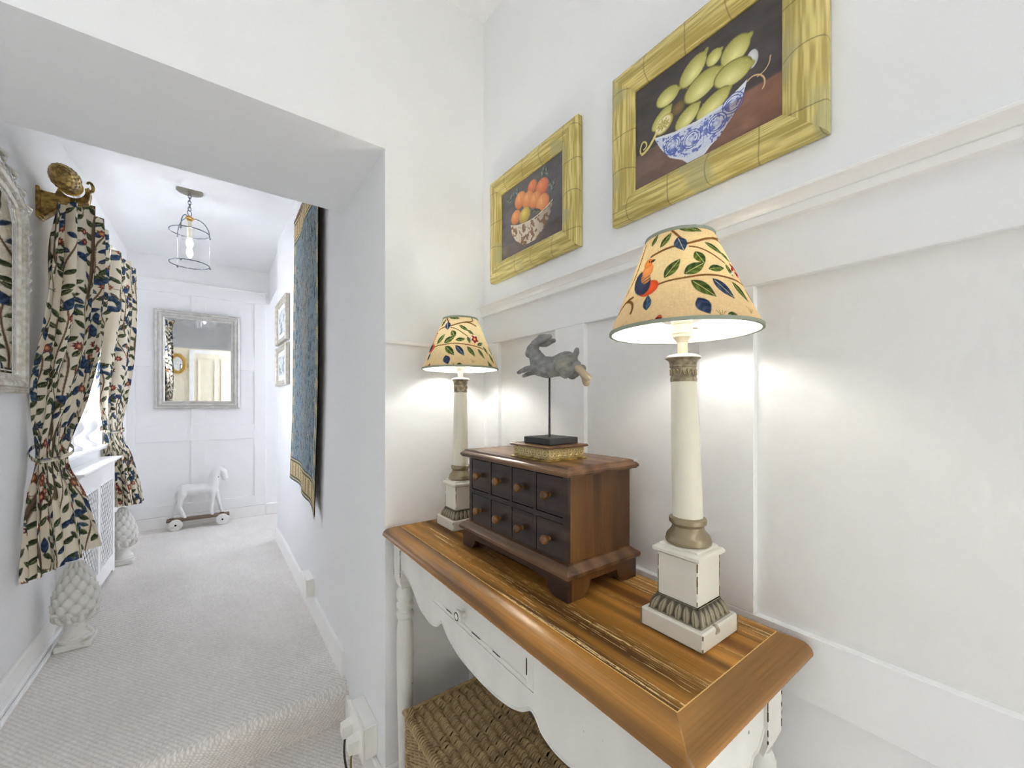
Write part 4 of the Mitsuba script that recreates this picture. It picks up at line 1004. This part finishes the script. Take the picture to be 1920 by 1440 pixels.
for x0, sg in ((320, -1), (370, 1), (350, -1), (380, 1)): p.stroke([(x0, rnd.uniform(600, 800)), (x0 + sg * 90, 900), (x0 + sg * 190, 1150)], 9, (164, 150, 132))
edge = np.minimum(P[:, 0], 700 - P[:, 0])
p.put(al, (46 - edge) / 6, (120, 134, 134)); p.put(al, ((46 - edge) / 6) * (np.sin(P[:, 1] / 17) > .1), (178, 166, 140)); p.put(al, (np.abs(edge - 46) < 5) * 1.0, (196, 186, 160)); p.put(al, (10 - edge) / 4, (168, 162, 140))
for lo_, hi_ in ((0, 130), (1345, 1480)):
    b = (P[:, 1] >= lo_) & (P[:, 1] <= hi_); mid = (P[:, 1] - (lo_ + hi_) / 2)
    p.put(al, b * 1.0, (200, 184, 148)); p.put(al, b * (np.abs(mid) < 34) * (np.sin(P[:, 0] / 9) > .1) * .8, (158, 132, 96)); p.put(al, b * (np.abs(np.abs(mid) - 44) < 5) * 1.0, (110, 106, 92)); p.put(al, b * (np.abs(mid) > 57) * 1.0, (96, 104, 104))
p.C *= (.84 + .3 * nw)[:, None]
obj('weave', m, 'm_cloth', tp, True, color=p.linear())
m2 = m.copy(); m2.vertices[:, 0] += .004; m2.vertices[:, 1] += .003; m2.faces = m2.faces[:, ::-1]
scene['m_lining'] = diff((70, 58, 46))
obj('lining', m2, 'm_lining', tp, True)
obj('hanging_rod', tube([(.350, 2.60, 2.205), (.358, 1.86, 2.222)], .008, 10), 'm_chest_side', tp, True)

def small_picture(label, y0, y1, z0, z1, seed):
    t = thing('small_picture', label, 'picture', 'two small framed pictures beside the doorway')
    w, h, yc_, zc_ = y1 - y0, z1 - z0, (y0 + y1) / 2, (z0 + z1) / 2
    xw = .366 - .030 * (yc_ - 3.0) - .002
    u = np.array([.0305, -1, 0]); u /= np.linalg.norm(u); nn = np.array([-1, -.0305, 0]); nn /= np.linalg.norm(nn)
    for m, uv in mitre_frame((xw, yc_, zc_), u, (0, 0, 1), nn, w, h, [(0, 0), (0, .022), (.004, .026), (.014, .026), (.020, .020), (.028, .020), (.036, .014), (.037, .008)]):
        obj('frame_rail', m, 'm_silver_gold', t, False)
    obj('mount', quad((xw, yc_, zc_), u, np.array([0, 0, 1.0]), w - .06, h - .06, nn, .009), 'm_mat', t, False)
    n, mm = 60, 60
    a, b = np.meshgrid(np.linspace(-.5, .5, n), np.linspace(-.5, .5, mm))
    V = np.array([xw, yc_, zc_]) + a.reshape(-1, 1) * u * (w - .16) + b.reshape(-1, 1) * np.array([0, 0, h - .14]) + nn * .0095
    nb = meshkit.fbm(np.c_[a.ravel() * 6, b.ravel() * 6 + seed, a.ravel() * 0], 3, seed)
    col = np.array([206, 212, 216]) - 90 * np.clip((nb - .45) * 4, 0, 1)[:, None] * np.array([.9, .85, .85])
    obj('drawing', trimesh.Trimesh(V, grid_faces(mm, n), process=False), 'm_print', t, False, color=lin(col))
small_picture('upper small silver framed picture beside the doorway', 2.96, 3.40, 1.586, 1.885, 1)
small_picture('lower small silver framed picture beside the doorway', 2.96, 3.40, 1.290, 1.566, 2)

# ================================================================== lantern
la = thing('hanging_lantern', 'clear glass cylinder lantern hanging from the corridor ceiling', 'lamp')
LX, LY = -.142, 2.955
obj('ceiling_rose', lathe([(.004, CCEIL - .022), (.012, CCEIL - .020), (.030, CCEIL - .014), (.052, CCEIL - .011), (.062, CCEIL - .007), (.062, CCEIL)], (LX, LY, 0), 40), 'm_nickel', la, 40)
def link(z, turn, a_=.0075, b_=.012):
    t = np.linspace(0, 2 * np.pi, 18, endpoint=False)
    return tube(np.c_[LX + a_ * np.cos(t) * math.cos(turn), LY + a_ * np.cos(t) * math.sin(turn), z + b_ * np.sin(t)], .0018, 6, True)
for k in range(5): obj('chain_link', link(CCEIL - .032 - k * .0185, k * math.pi / 2 + .4), 'm_steel_wire', la, True)
obj('loop', link(2.262, .9, .015, .015), 'm_steel_wire', la, True)
obj('hub', lathe([(.006, 2.247), (.010, 2.243), (.020, 2.236), (.021, 2.230), (.014, 2.226), (.012, 2.215)][::-1], (LX, LY, 0), 28), 'm_gold_bright', la, 35)
GR, GZ0, GZ1 = .090, 1.968, 2.152
for k in range(3):
    a_ = k * 2 * math.pi / 3 + .15
    c, s_ = math.cos(a_), math.sin(a_)
    obj('arm', tube(curve([(LX + .018 * c, LY + .018 * s_, 2.234), (LX + .055 * c, LY + .055 * s_, 2.229), (LX + .082 * c, LY + .082 * s_, 2.198), (LX + .093 * c, LY + .093 * s_, 2.152), (LX + .093 * c, LY + .093 * s_, 2.135)], 20), .0022, 7), 'm_steel_wire', la, True)
    obj('strap', tube([(LX + .0935 * c, LY + .0935 * s_, 2.14), (LX + .0935 * c, LY + .0935 * s_, 1.960)], .0016, 6), 'm_white_paint', la, True)
    for zz in (2.140, 1.962):
        obj('ball', trimesh.creation.icosphere(2, .0045).apply_translation((LX + .095 * c, LY + .095 * s_, zz)), 'm_steel_wire', la, True)
t = np.linspace(0, 2 * np.pi, 56, endpoint=False)
for zz, r_ in ((GZ1, .0026), (GZ0, .0026)):
    obj('ring', tube(np.c_[LX + .0915 * np.cos(t), LY + .0915 * np.sin(t), np.full(56, zz)], r_, 6, True), 'm_steel_wire', la, True)
g = np.linspace(0, 2 * np.pi, 65)
gv = np.vstack([np.c_[LX + GR * np.cos(g), LY + GR * np.sin(g), np.full(65, zz)] for zz in (GZ0, GZ1)])
obj('glass_cylinder', trimesh.Trimesh(gv, grid_faces(2, 65), process=False), 'm_glass', la, True)
obj('candle_tube', lathe([(.011, 2.118), (.0115, 2.122), (.0115, 2.222)], (LX, LY, 0), 24), 'm_candle', la)
scene[key(la + '__bulb')] = emitter(lathe([(0, 2.052), (.006, 2.056), (.015, 2.072), (.0175, 2.088), (.014, 2.104), (.009, 2.118)], (LX, LY, 0), 20), LANTERN_BULB)

# ================================================================== curtains on a pole
def curtain_print(X, Z, seed, y0):
    """Print of the curtain cloth, X across and Z up, millimetres."""
    p = Paint(np.c_[X, Z], (226, 216, 196))
    r = random.Random(seed)
    G1, G2, B1 = (82, 90, 62), (52, 60, 44), (64, 78, 104)
    W, H0, H1 = X.max(), Z.min(), Z.max()
    gx = 0
    for k in range(int(W / 92) + 2):
        x0 = X.min() + k * 92 + r.uniform(-16, 16)
        z = H0 - 60
        while z < H1:
            L = r.uniform(380, 560)
            pts = [(x0 + 45 * math.sin(q * 1.9 + k) * (q / 4), z + q * L / 4) for q in range(5)]
            if r.random() < .16: p.stroke(pts, 30, (108, 92, 76)); p.stroke([(a_ + 5, b_) for a_, b_ in pts], 8, (84, 70, 58))
            else: p.stroke(pts, 7, (104, 84, 64))
            c = curve(pts, 18)
            for i, (a_, b_) in enumerate(c[1:]):
                sg = 1 if i % 2 else -1
                if r.random() < .86:
                    col = B1 if r.random() < .17 else G1
                    p.leaf((a_ + sg * 26, b_ + 10), 50, 22, 90 - sg * 52 + r.uniform(-14, 14), col, (180, 176, 140) if r.random() < .5 else None, (44, 56, 78) if col == B1 else G2)
                if r.random() < .17:
                    col = r.choice([(170, 88, 78), (178, 108, 86), (150, 68, 70)])
                    cc = (a_ - sg * r.uniform(40, 60), b_ - 8)
                    p.stroke([(a_, b_ - 14), cc], 4, (104, 84, 64), False); p.flower(cc, r.uniform(17, 25), col, (206, 160, 116), 9, r.uniform(0, 6))
                if r.random() < .14:
                    cc = (a_ + sg * 62, b_ + 28)
                    p.leaf(cc, 66, 34, r.uniform(0, 180), (62, 80, 108), None, (50, 62, 84)); p.leaf((cc[0] + 24, cc[1] + 16), 44, 18, r.uniform(0, 180), (78, 100, 112))
            z += L * .86
    return p.linear()
def curtain(name, label, levels, z_bot, z_top, nfold, amps, seed, width, dip=0.0):
    n, m = 420, 470
    zk = [l[0] for l in levels]; amp = np.interp
    from scipy.interpolate import PchipInterpolator
    K = len(levels[0][1])
    nodes = np.array([l[1] for l in levels], float)                # level, node, (x, y)
    order = np.argsort(zk); zk = np.array(zk)[order]; nodes = nodes[order]; amps = np.array(amps)[order]
    t = np.linspace(0, 1, m)
    s = np.linspace(0, 1, n)
    zb = z_bot[0] + (z_bot[1] - z_bot[0]) * s
    zt = z_top - dip * np.clip(1 - s / .40, 0, 1) ** .7
    Z = zb[None] + (zt[None] - zb[None]) * t[:, None]
    Zc = np.clip(Z, zk[0], zk[-1])
    fine = PchipInterpolator(zk, nodes, axis=0)
    lv = fine(np.linspace(zk[0], zk[-1], 200))                     # 200, node, 2
    ss = np.linspace(0, 1, K)
    dense = PchipInterpolator(ss, lv, axis=1)(s)                   # 200, n, 2
    q = (Zc - zk[0]) / (zk[-1] - zk[0]) * 199; i = np.clip(q.astype(int), 0, 198); f = (q - i)[..., None]
    j = np.broadcast_to(np.arange(n)[None], q.shape)
    XY = dense[i, j] * (1 - f) + dense[i + 1, j] * f
    tan = np.gradient(XY, axis=1); tan /= np.linalg.norm(tan, axis=2, keepdims=True) + 1e-9
    nor = np.stack([tan[..., 1], -tan[..., 0]], -1)
    A = PchipInterpolator(zk, amps)(Zc)
    ph = 2 * np.pi * nfold * (s[None] + .03 * np.sin(Z * 5 + seed)) + .5 * np.sin(Z * 3.1)
    wob = np.sin(ph) + .35 * np.sin(2.3 * ph + 1.3 + Z * 2)
    edge = np.clip(np.minimum(s, 1 - s) / .04, 0, 1)[None]
    XY = XY + nor * (A * wob * (.35 + .65 * edge))[..., None] + tan * (A * .35 * np.sin(2 * ph))[..., None]
    XY[..., 0] = np.maximum(XY[..., 0], XL + .006)
    V = np.concatenate([XY, Z[..., None]], -1).reshape(-1, 3)
    mesh = trimesh.Trimesh(V, grid_faces(m, n), process=False)
    X = np.broadcast_to(s[None] * width, Z.shape).ravel()
    th = thing(name, label, 'curtain', 'floral curtains at the corridor window')
    obj('cloth', mesh, 'm_cloth', th, True, color=curtain_print(X * 1000, Z.ravel() * 1000, seed, 0))
    return th
TOPZ = 2.045
c1 = curtain('curtain', 'floral curtain nearest the camera, tied back under the gilded bracket',
    [(2.045, [(-.540, 2.44), (-.505, 2.45), (-.485, 2.56), (-.485, 2.74), (-.49, 2.95)]),
     (1.85, [(-.552, 2.425), (-.512, 2.43), (-.485, 2.52), (-.48, 2.68), (-.485, 2.86)]),
     (1.50, [(-.565, 2.405), (-.525, 2.39), (-.485, 2.46), (-.477, 2.57), (-.48, 2.68)]),
     (1.20, [(-.575, 2.355), (-.543, 2.335), (-.505, 2.37), (-.485, 2.43), (-.485, 2.50)]),
     (.945, [(-.575, 2.365), (-.560, 2.335), (-.535, 2.32), (-.510, 2.325), (-.495, 2.36)]),
     (.78, [(-.578, 2.32), (-.552, 2.29), (-.515, 2.285), (-.475, 2.31), (-.455, 2.36)]),
     (.52, [(-.580, 2.265), (-.545, 2.25), (-.500, 2.25), (-.450, 2.29), (-.415, 2.39)])],
    (.492, .575), TOPZ, 4.6, [.028, .031, .028, .021, .008, .019, .027], 3, 1.05, .07)
c2 = curtain('curtain', 'floral curtain at the far side of the window, beyond the radiator cover',
    [(2.045, [(-.530, 3.12), (-.490, 3.20), (-.475, 3.38), (-.475, 3.56), (-.52, 3.70)]),
     (1.75, [(-.560, 3.13), (-.500, 3.22), (-.470, 3.38), (-.470, 3.54), (-.53, 3.68)]),
     (1.45, [(-.575, 3.20), (-.530, 3.26), (-.475, 3.38), (-.475, 3.54), (-.53, 3.66)]),
     (1.20, [(-.585, 3.34), (-.555, 3.37), (-.505, 3.45), (-.495, 3.56), (-.54, 3.66)]),
     (.985, [(-.588, 3.54), (-.560, 3.515), (-.535, 3.52), (-.515, 3.55), (-.53, 3.61)]),
     (.80, [(-.588, 3.56), (-.550, 3.525), (-.505, 3.525), (-.475, 3.55), (-.49, 3.63)]),
     (.50, [(-.588, 3.58), (-.530, 3.53), (-.475, 3.53), (-.430, 3.56), (-.45, 3.66)])],
    (.50, .51), TOPZ, 4.6, [.024, .025, .022, .015, .007, .014, .020], 8, 1.0)
for th, pts in ((c1, [(-.592, 2.40, .99), (-.590, 2.33, .955), (-.560, 2.302, .94), (-.515, 2.298, .945), (-.480, 2.345, .965), (-.50, 2.40, .99), (-.592, 2.42, 1.0)]), (c2, [(-.592, 3.56, 1.02), (-.575, 3.485, .99), (-.54, 3.475, .985), (-.505, 3.52, .99), (-.52, 3.62, 1.0), (-.592, 3.63, 1.02)])):
    cpts = curve(pts, 60)
    V = np.stack([cpts + [0, 0, .008], cpts - [0, 0, .008]], 0).reshape(-1, 3)
    obj('tieback', trimesh.Trimesh(V, grid_faces(2, 60), process=False), 'm_cloth', th, True, color=curtain_print(np.tile(np.linspace(0, 400, 60), 2), V[:, 2] * 1000, 12, 0))
cp = thing('curtain_pole', 'gilded curtain pole bracket with a pineapple finial above the near curtain', 'curtain pole')
PX, PZ = -.50, 2.062
obj('pole', tube([(PX, 2.45, PZ), (PX, 3.72, PZ)], .014, 16), 'm_white_paint', cp, 60)
arc = [(PX + .037 * math.cos(a_), PZ + .037 * math.sin(a_)) for a_ in np.linspace(math.pi * .98, 2 * math.pi + .35, 22)]
brk = Polygon([(XL, PZ - .030), (PX - .05, PZ - .034), (PX - .042, PZ - .01)] + arc + [(PX + .048, PZ + .020), (PX + .052, PZ - .005), (PX + .045, PZ - .045), (PX - .02, PZ - .072), (XL + .018, PZ - .140), (XL, PZ - .128)])
obj('bracket', cat(ext_y(brk, 2.440, 2.476), bx(XL, XL + .012, 2.425, 2.490, PZ - .145, PZ - .020, .003)), 'm_gold', cp, False)
rim = list(brk.buffer(-.004).exterior.coords) if brk.buffer(-.004).geom_type == 'Polygon' else list(brk.exterior.coords)
obj('bracket_bead', tube([(x, 2.441, z) for x, z in rim[:-1]], .0028, 6, True), 'm_gold', cp, 60)
for k in range(5):
    z0 = PZ - .050 - k * .014
    obj('reed', tube([(XL + .020, 2.440, z0 - .004), (PX - .03 + k * -.004, 2.440, PZ - .050 - k * .0045)], .0022, 6), 'm_gold', cp, True)
obj('leaf_curl', tube(curve([(PX + .048, 2.452, PZ + .01), (PX + .058, 2.448, PZ + .032), (PX + .050, 2.444, PZ + .045), (PX + .042, 2.445, PZ + .036)], 16), np.linspace(.007, .004, 16), 8), 'm_gold', cp, True)
def scaled(prof, rows, cols_, h, n=120, k=10, lo_=0.0, hi_=1.0):
    """A turned body carved with overlapping scales: displaced lathe."""
    prof = np.asarray(prof, float); L = np.r_[0, np.cumsum(np.linalg.norm(np.diff(prof, axis=0), axis=1))]; L /= L[-1]
    tt = np.linspace(0, 1, n); pr = np.stack([np.interp(tt, L, prof[:, 0]), np.interp(tt, L, prof[:, 1])], 1)
    na = cols_ * k; a_ = np.linspace(0, 2 * np.pi, na, endpoint=False)
    A, Tt = np.meshgrid(a_, tt)
    q = np.clip((Tt - lo_) / (hi_ - lo_), 0, .9999) * rows; u = A / (2 * np.pi) * cols_
    best = np.zeros_like(A)
    for dr_ in (0, 1):
        row = np.floor(q) - dr_ + 1
        fu = u + .5 * (row % 2); fu = fu - np.floor(fu) - .5
        fv = (q - row + 1) / 2 + .0                     # 0..1 along the scale, tip up
        w = .52 * np.sqrt(np.clip(1 - np.clip(fv, 0, 1) ** 2.2, 0, 1))
        inside = (np.abs(fu) < w) & (fv >= 0) & (fv <= 1)
        hh = np.where(inside, (1 - .6 * (np.abs(fu) / np.maximum(w, 1e-3)) ** 2) * (.15 + .85 * fv), 0)
        best = np.maximum(best, hh)
    mask = ((Tt > lo_) & (Tt < hi_)) * np.clip(np.minimum(Tt - lo_, hi_ - Tt) / .03, 0, 1)
    R = pr[:, :1] + h * best * mask
    V = np.stack([R * np.cos(A), R * np.sin(A), np.repeat(pr[:, 1:], na, 1)], -1).reshape(-1, 3)
    F, i = [], np.arange(na)
    for r_ in range(n - 1):
        a0, a1, b0, b1 = r_ * na + i, r_ * na + (i + 1) % na, (r_ + 1) * na + i, (r_ + 1) * na + (i + 1) % na
        F += [np.stack([a0, a1, b1], 1), np.stack([a0, b1, b0], 1)]
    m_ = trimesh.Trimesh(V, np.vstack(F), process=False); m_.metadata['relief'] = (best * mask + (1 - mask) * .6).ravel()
    return m_
fin = scaled([(.012, 0), (.020, .008), (.030, .020), (.0325, .030), (.029, .040), (.031, .050), (.040, .075), (.0425, .100), (.039, .130), (.028, .165), (.014, .188), (.002, .196)], 9, 12, .0045, 110, 9, .36, .98)
fin.apply_transform(trimesh.transformations.rotation_matrix(math.pi / 2, [1, 0, 0])); fin.apply_translation((PX, 2.445, PZ))
obj('finial', fin, 'm_gold', cp, True)
obj('finial_collar', tube([(PX + .033 * math.cos(a_), 2.418, PZ + .033 * math.sin(a_)) for a_ in np.linspace(0, 2 * np.pi, 40, endpoint=False)], .0042, 8, True), 'm_gold_bright', cp, True)

# ================================================================== radiator cover, finials on the sill
rc = thing('radiator_cover', 'white radiator cover with two lattice panels below the window', 'radiator cover')
RX, RY0, RY1, RZ = -.531, 2.665, 3.470, .8345
holes = [sbox(2.735, .245, 3.035, .705), sbox(3.105, .245, 3.405, .705)]
feet = Polygon([(RY0, FLOOR2), (RY0 + .04, FLOOR2), (RY0 + .07, FLOOR2 + .022), (RY1 - .07, FLOOR2 + .022), (RY1 - .04, FLOOR2), (RY1, FLOOR2), (RY1, RZ - .012), (RY0, RZ - .012)])
fr = feet
for h_ in holes: fr = fr.difference(h_)
obj('front', ext_x(fr, RX - .018, RX), 'm_white_paint', rc, False)
for h_ in holes:
    y0, z0, y1, z1 = h_.bounds
    sl = [LineString([(y0 - 1 + k * .040, z0), (y0 - 1 + k * .040 + .6, z0 + .8)]) for k in range(45)] + [LineString([(y0 - .2 + k * .040, z0), (y0 - .2 + k * .040 - .6, z0 + .8)]) for k in range(45)]
    lat = shapely.unary_union([l.buffer(.0052, cap_style=2) for l in sl]).intersection(h_.buffer(.004))
    obj('lattice', ext_x(lat, RX - .004, RX - .0015), 'm_white_paint', rc, False)
    obj('bead', cat(*[bx(RX - .002, RX + .004, a0, a1, b0, b1, .0015) for a0, a1, b0, b1 in ((y0 - .006, y1 + .006, z0 - .006, z0), (y0 - .006, y1 + .006, z1, z1 + .006), (y0 - .006, y0, z0, z1), (y1, y1 + .006, z0, z1))]), 'm_white_paint', rc, False)
obj('radiator', bx(XL + .004, RX - .020, RY0 + .02, RY1 - .02, FLOOR2 + .03, RZ - .05, .01), 'm_dark', rc, False)  # dark block added behind the lattice so its holes read as shaded
for y in (RY0, RY1 - .018): obj('side', bx(XL, RX - .017, y, y + .018, FLOOR2, RZ - .012), 'm_white_paint', rc, False)
obj('shelf', bx(XL, RX + .030, RY0 - .035, RY1 + .022, RZ - .014, RZ, .004), 'm_white_paint', rc)
obj('cornice', bx(RX - .001, RX + .012, RY0 - .012, RY1 + .012, RZ - .028, RZ - .0135, .004), 'm_white_paint', rc)
urn = [(.066, 0), (.069, .006), (.069, .014), (.064, .020), (.050, .028), (.036, .042), (.033, .060), (.036, .074), (.052, .088), (.068, .106), (.0725, .126), (.0725, .129), (.0705, .131), (.066, .150), (.050, .172), (.032, .186), (.022, .194), (.026, .200), (.030, .212), (.029, .222), (.020, .232), (.013, .238), (.017, .246), (.018, .256), (.011, .268), (0, .274)]
for lb, y in (('white turned wooden finial on the window sill, half hidden by the near curtain', 3.115), ('white turned wooden finial on the window sill, clear of the curtains', 3.420)):
    k = obj('turned_finial', lathe(urn, (-.668, y, ZS + .0202), 44), 'm_white_wood', None, 40, label=lb, cat='finial', group='turned finials on the sill')

# ================================================================== stone pineapples on the floor
def pineapple(cx, cy, rot, label):
    t = thing('stone_pineapple', label, 'ornament', 'stone pineapples on the carpet')
    z = FLOOR2 + .0004
    obj('plinth', place(bx(-.056, .056, -.056, .056, 0, .026, .004), (cx, cy, z), rot), 'm_stone', t, False)
    obj('foot', lathe([(.054, .026), (.056, .031), (.055, .037), (.050, .041), (.051, .046), (.047, .052), (.040, .060), (.035, .074), (.034, .092), (.037, .104), (.040, .112)], (cx, cy, z), 48), 'm_stone', t, 40)
    body = scaled([(.036, .106), (.050, .118), (.060, .136), (.065, .162), (.065, .190), (.061, .222), (.052, .256), (.040, .292), (.026, .326), (.012, .350), (.003, .366)], 8, 9, .0150, 190, 18, .14, .985)
    body.vertices += body.vertex_normals * (.0022 * (meshkit.fbm(np.asarray(body.vertices) * 60, 3) - .5))[:, None]
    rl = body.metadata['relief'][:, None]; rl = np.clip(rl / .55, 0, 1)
    obj('fruit', place(body, (cx, cy, z), rot), 'm_cloth', t, True, color=np.array([.40, .36, .29]) * (1 - rl) + np.array([.74, .73, .69]) * rl)  # crevices between the scales darkened in the colour: dirt and painted shade
    rr = random.Random(3)
    for k in range(11):
        a_ = k / 11 * 2 * math.pi + rot; c, s_ = math.cos(a_), math.sin(a_)
        pts = [(cx + r_ * c, cy + r_ * s_, z + h_) for r_, h_ in ((.040, .110), (.056, .118), (.067, .132), (.071 + rr.uniform(-.002, .002), .148), (.075, .152))]
        obj('leaf', tube(curve(pts, 9), [.005, .008, .0095, .010, .0095, .0085, .007, .005, .0025], 8), 'm_stone', t, True)
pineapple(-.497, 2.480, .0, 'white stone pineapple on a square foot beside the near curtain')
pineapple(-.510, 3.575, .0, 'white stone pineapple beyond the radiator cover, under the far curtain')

# ================================================================== wooden horse on wheels
hw_ = thing('toy_horse', 'white wooden toy horse on a wheeled plank against the end wall', 'toy')
HYc = 4.272
obj('plank', bx(-.352, .066, HYc - .036, HYc + .040, .196, .214, .002), 'm_old_wood', hw_, False)
for x, lb in ((-.292, 'worn grey wheel'), (.016, 'white wheel')):
    obj('axle', tube([(x, HYc - .05, .174), (x, HYc + .055, .174)], .006, 10), 'm_old_wood', hw_, True)
    for y in (HYc - .052, HYc + .050):
        w = lathe([(.012, -.007), (.040, -.007), (.0455, -.004), (.0455, .004), (.040, .007), (.012, .007)], (0, 0, 0), 36)
        w.apply_transform(trimesh.transformations.rotation_matrix(math.pi / 2, [1, 0, 0])); w.apply_translation((x, y, .1745))
        wk = obj('wheel', w, 'm_white_wood' if x > 0 else 'm_stone', hw_, 30, label=lb)
        h_ = lathe([(.007, -.009), (.007, .009)], (0, 0, 0), 14); h_.apply_transform(trimesh.transformations.rotation_matrix(math.pi / 2, [1, 0, 0])); h_.apply_translation((x, y, .1745))
        obj('hub', h_, 'm_dark', wk, False)
def hp(x, z, y=0.0): return (x, HYc + y, z)
hs_ = {'rump': (hp(-.240, .447), .044), 'mid': (hp(-.16, .442), .046), 'sh': (hp(-.058, .446), .047), 'neck0': (hp(-.045, .500), .044), 'neck1': (hp(-.035, .560), .036), 'poll': (hp(-.008, .590), .027),
       'brow': (hp(.022, .575), .027), 'nose': (hp(.034, .518), .022), 'tail0': (hp(-.281, .462), .009), 'tail1': (hp(-.300, .430), .010), 'tail2': (hp(-.304, .392), .006), 'ear0': (hp(.016, .610), .009), 'ear1': (hp(.028, .628), .004)}
hl_ = [('rump', 'mid'), ('mid', 'sh'), ('sh', 'neck0'), ('neck0', 'neck1'), ('neck1', 'poll'), ('poll', 'brow'), ('brow', 'nose'), ('tail0', 'tail1'), ('tail1', 'tail2'), ('rump', 'tail0'), ('poll', 'ear0'), ('ear0', 'ear1')]
for q, y, hind, fore in (('n', -.022, [(-.248, .415, .030), (-.262, .375, .021), (-.268, .312, .014), (-.250, .262, .013), (-.236, .226, .013)], [(-.050, .41, .024), (-.052, .355, .016), (-.058, .292, .0125), (-.062, .250, .0125), (-.054, .226, .0125)]),
                         ('f', .022, [(-.262, .415, .028), (-.292, .375, .019), (-.312, .318, .013), (-.318, .268, .012), (-.322, .228, .012)], [(-.030, .41, .022), (-.016, .350, .016), (-.004, .292, .0125), (.006, .250, .012), (.012, .228, .012)])):
    for nm, ch_ in (('h', hind), ('f', fore)):
        for k, (x, z, r_) in enumerate(ch_):
            hs_[f'{nm}{q}{k}'] = (hp(x, z, y), r_)
            if k: hl_.append((f'{nm}{q}{k-1}', f'{nm}{q}{k}'))
    hl_ += [('rump', f'h{q}0'), ('sh', f'f{q}0')]
obj('horse', limb(hs_, hl_, .007, 6), 'm_white_wood', hw_, True)
for x, z in ((.0285, .560), (.030, .575)): obj('eye', trimesh.creation.icosphere(2, .0042).apply_translation(hp(x, z - .003, -.0185)), 'm_black', hw_, True)
obj('rein_stud', trimesh.creation.icosphere(2, .005).apply_translation(hp(-.012, .535, -.026)), 'm_black', hw_, True)
for x, y in ((-.322, .022), (-.236, -.022), (-.054, -.022), (.012, .022)):
    obj('peg', bx(x - .014, x + .014, HYc + y - .012, HYc + y + .012, .2138, .220, .002), 'm_old_wood', hw_, False)
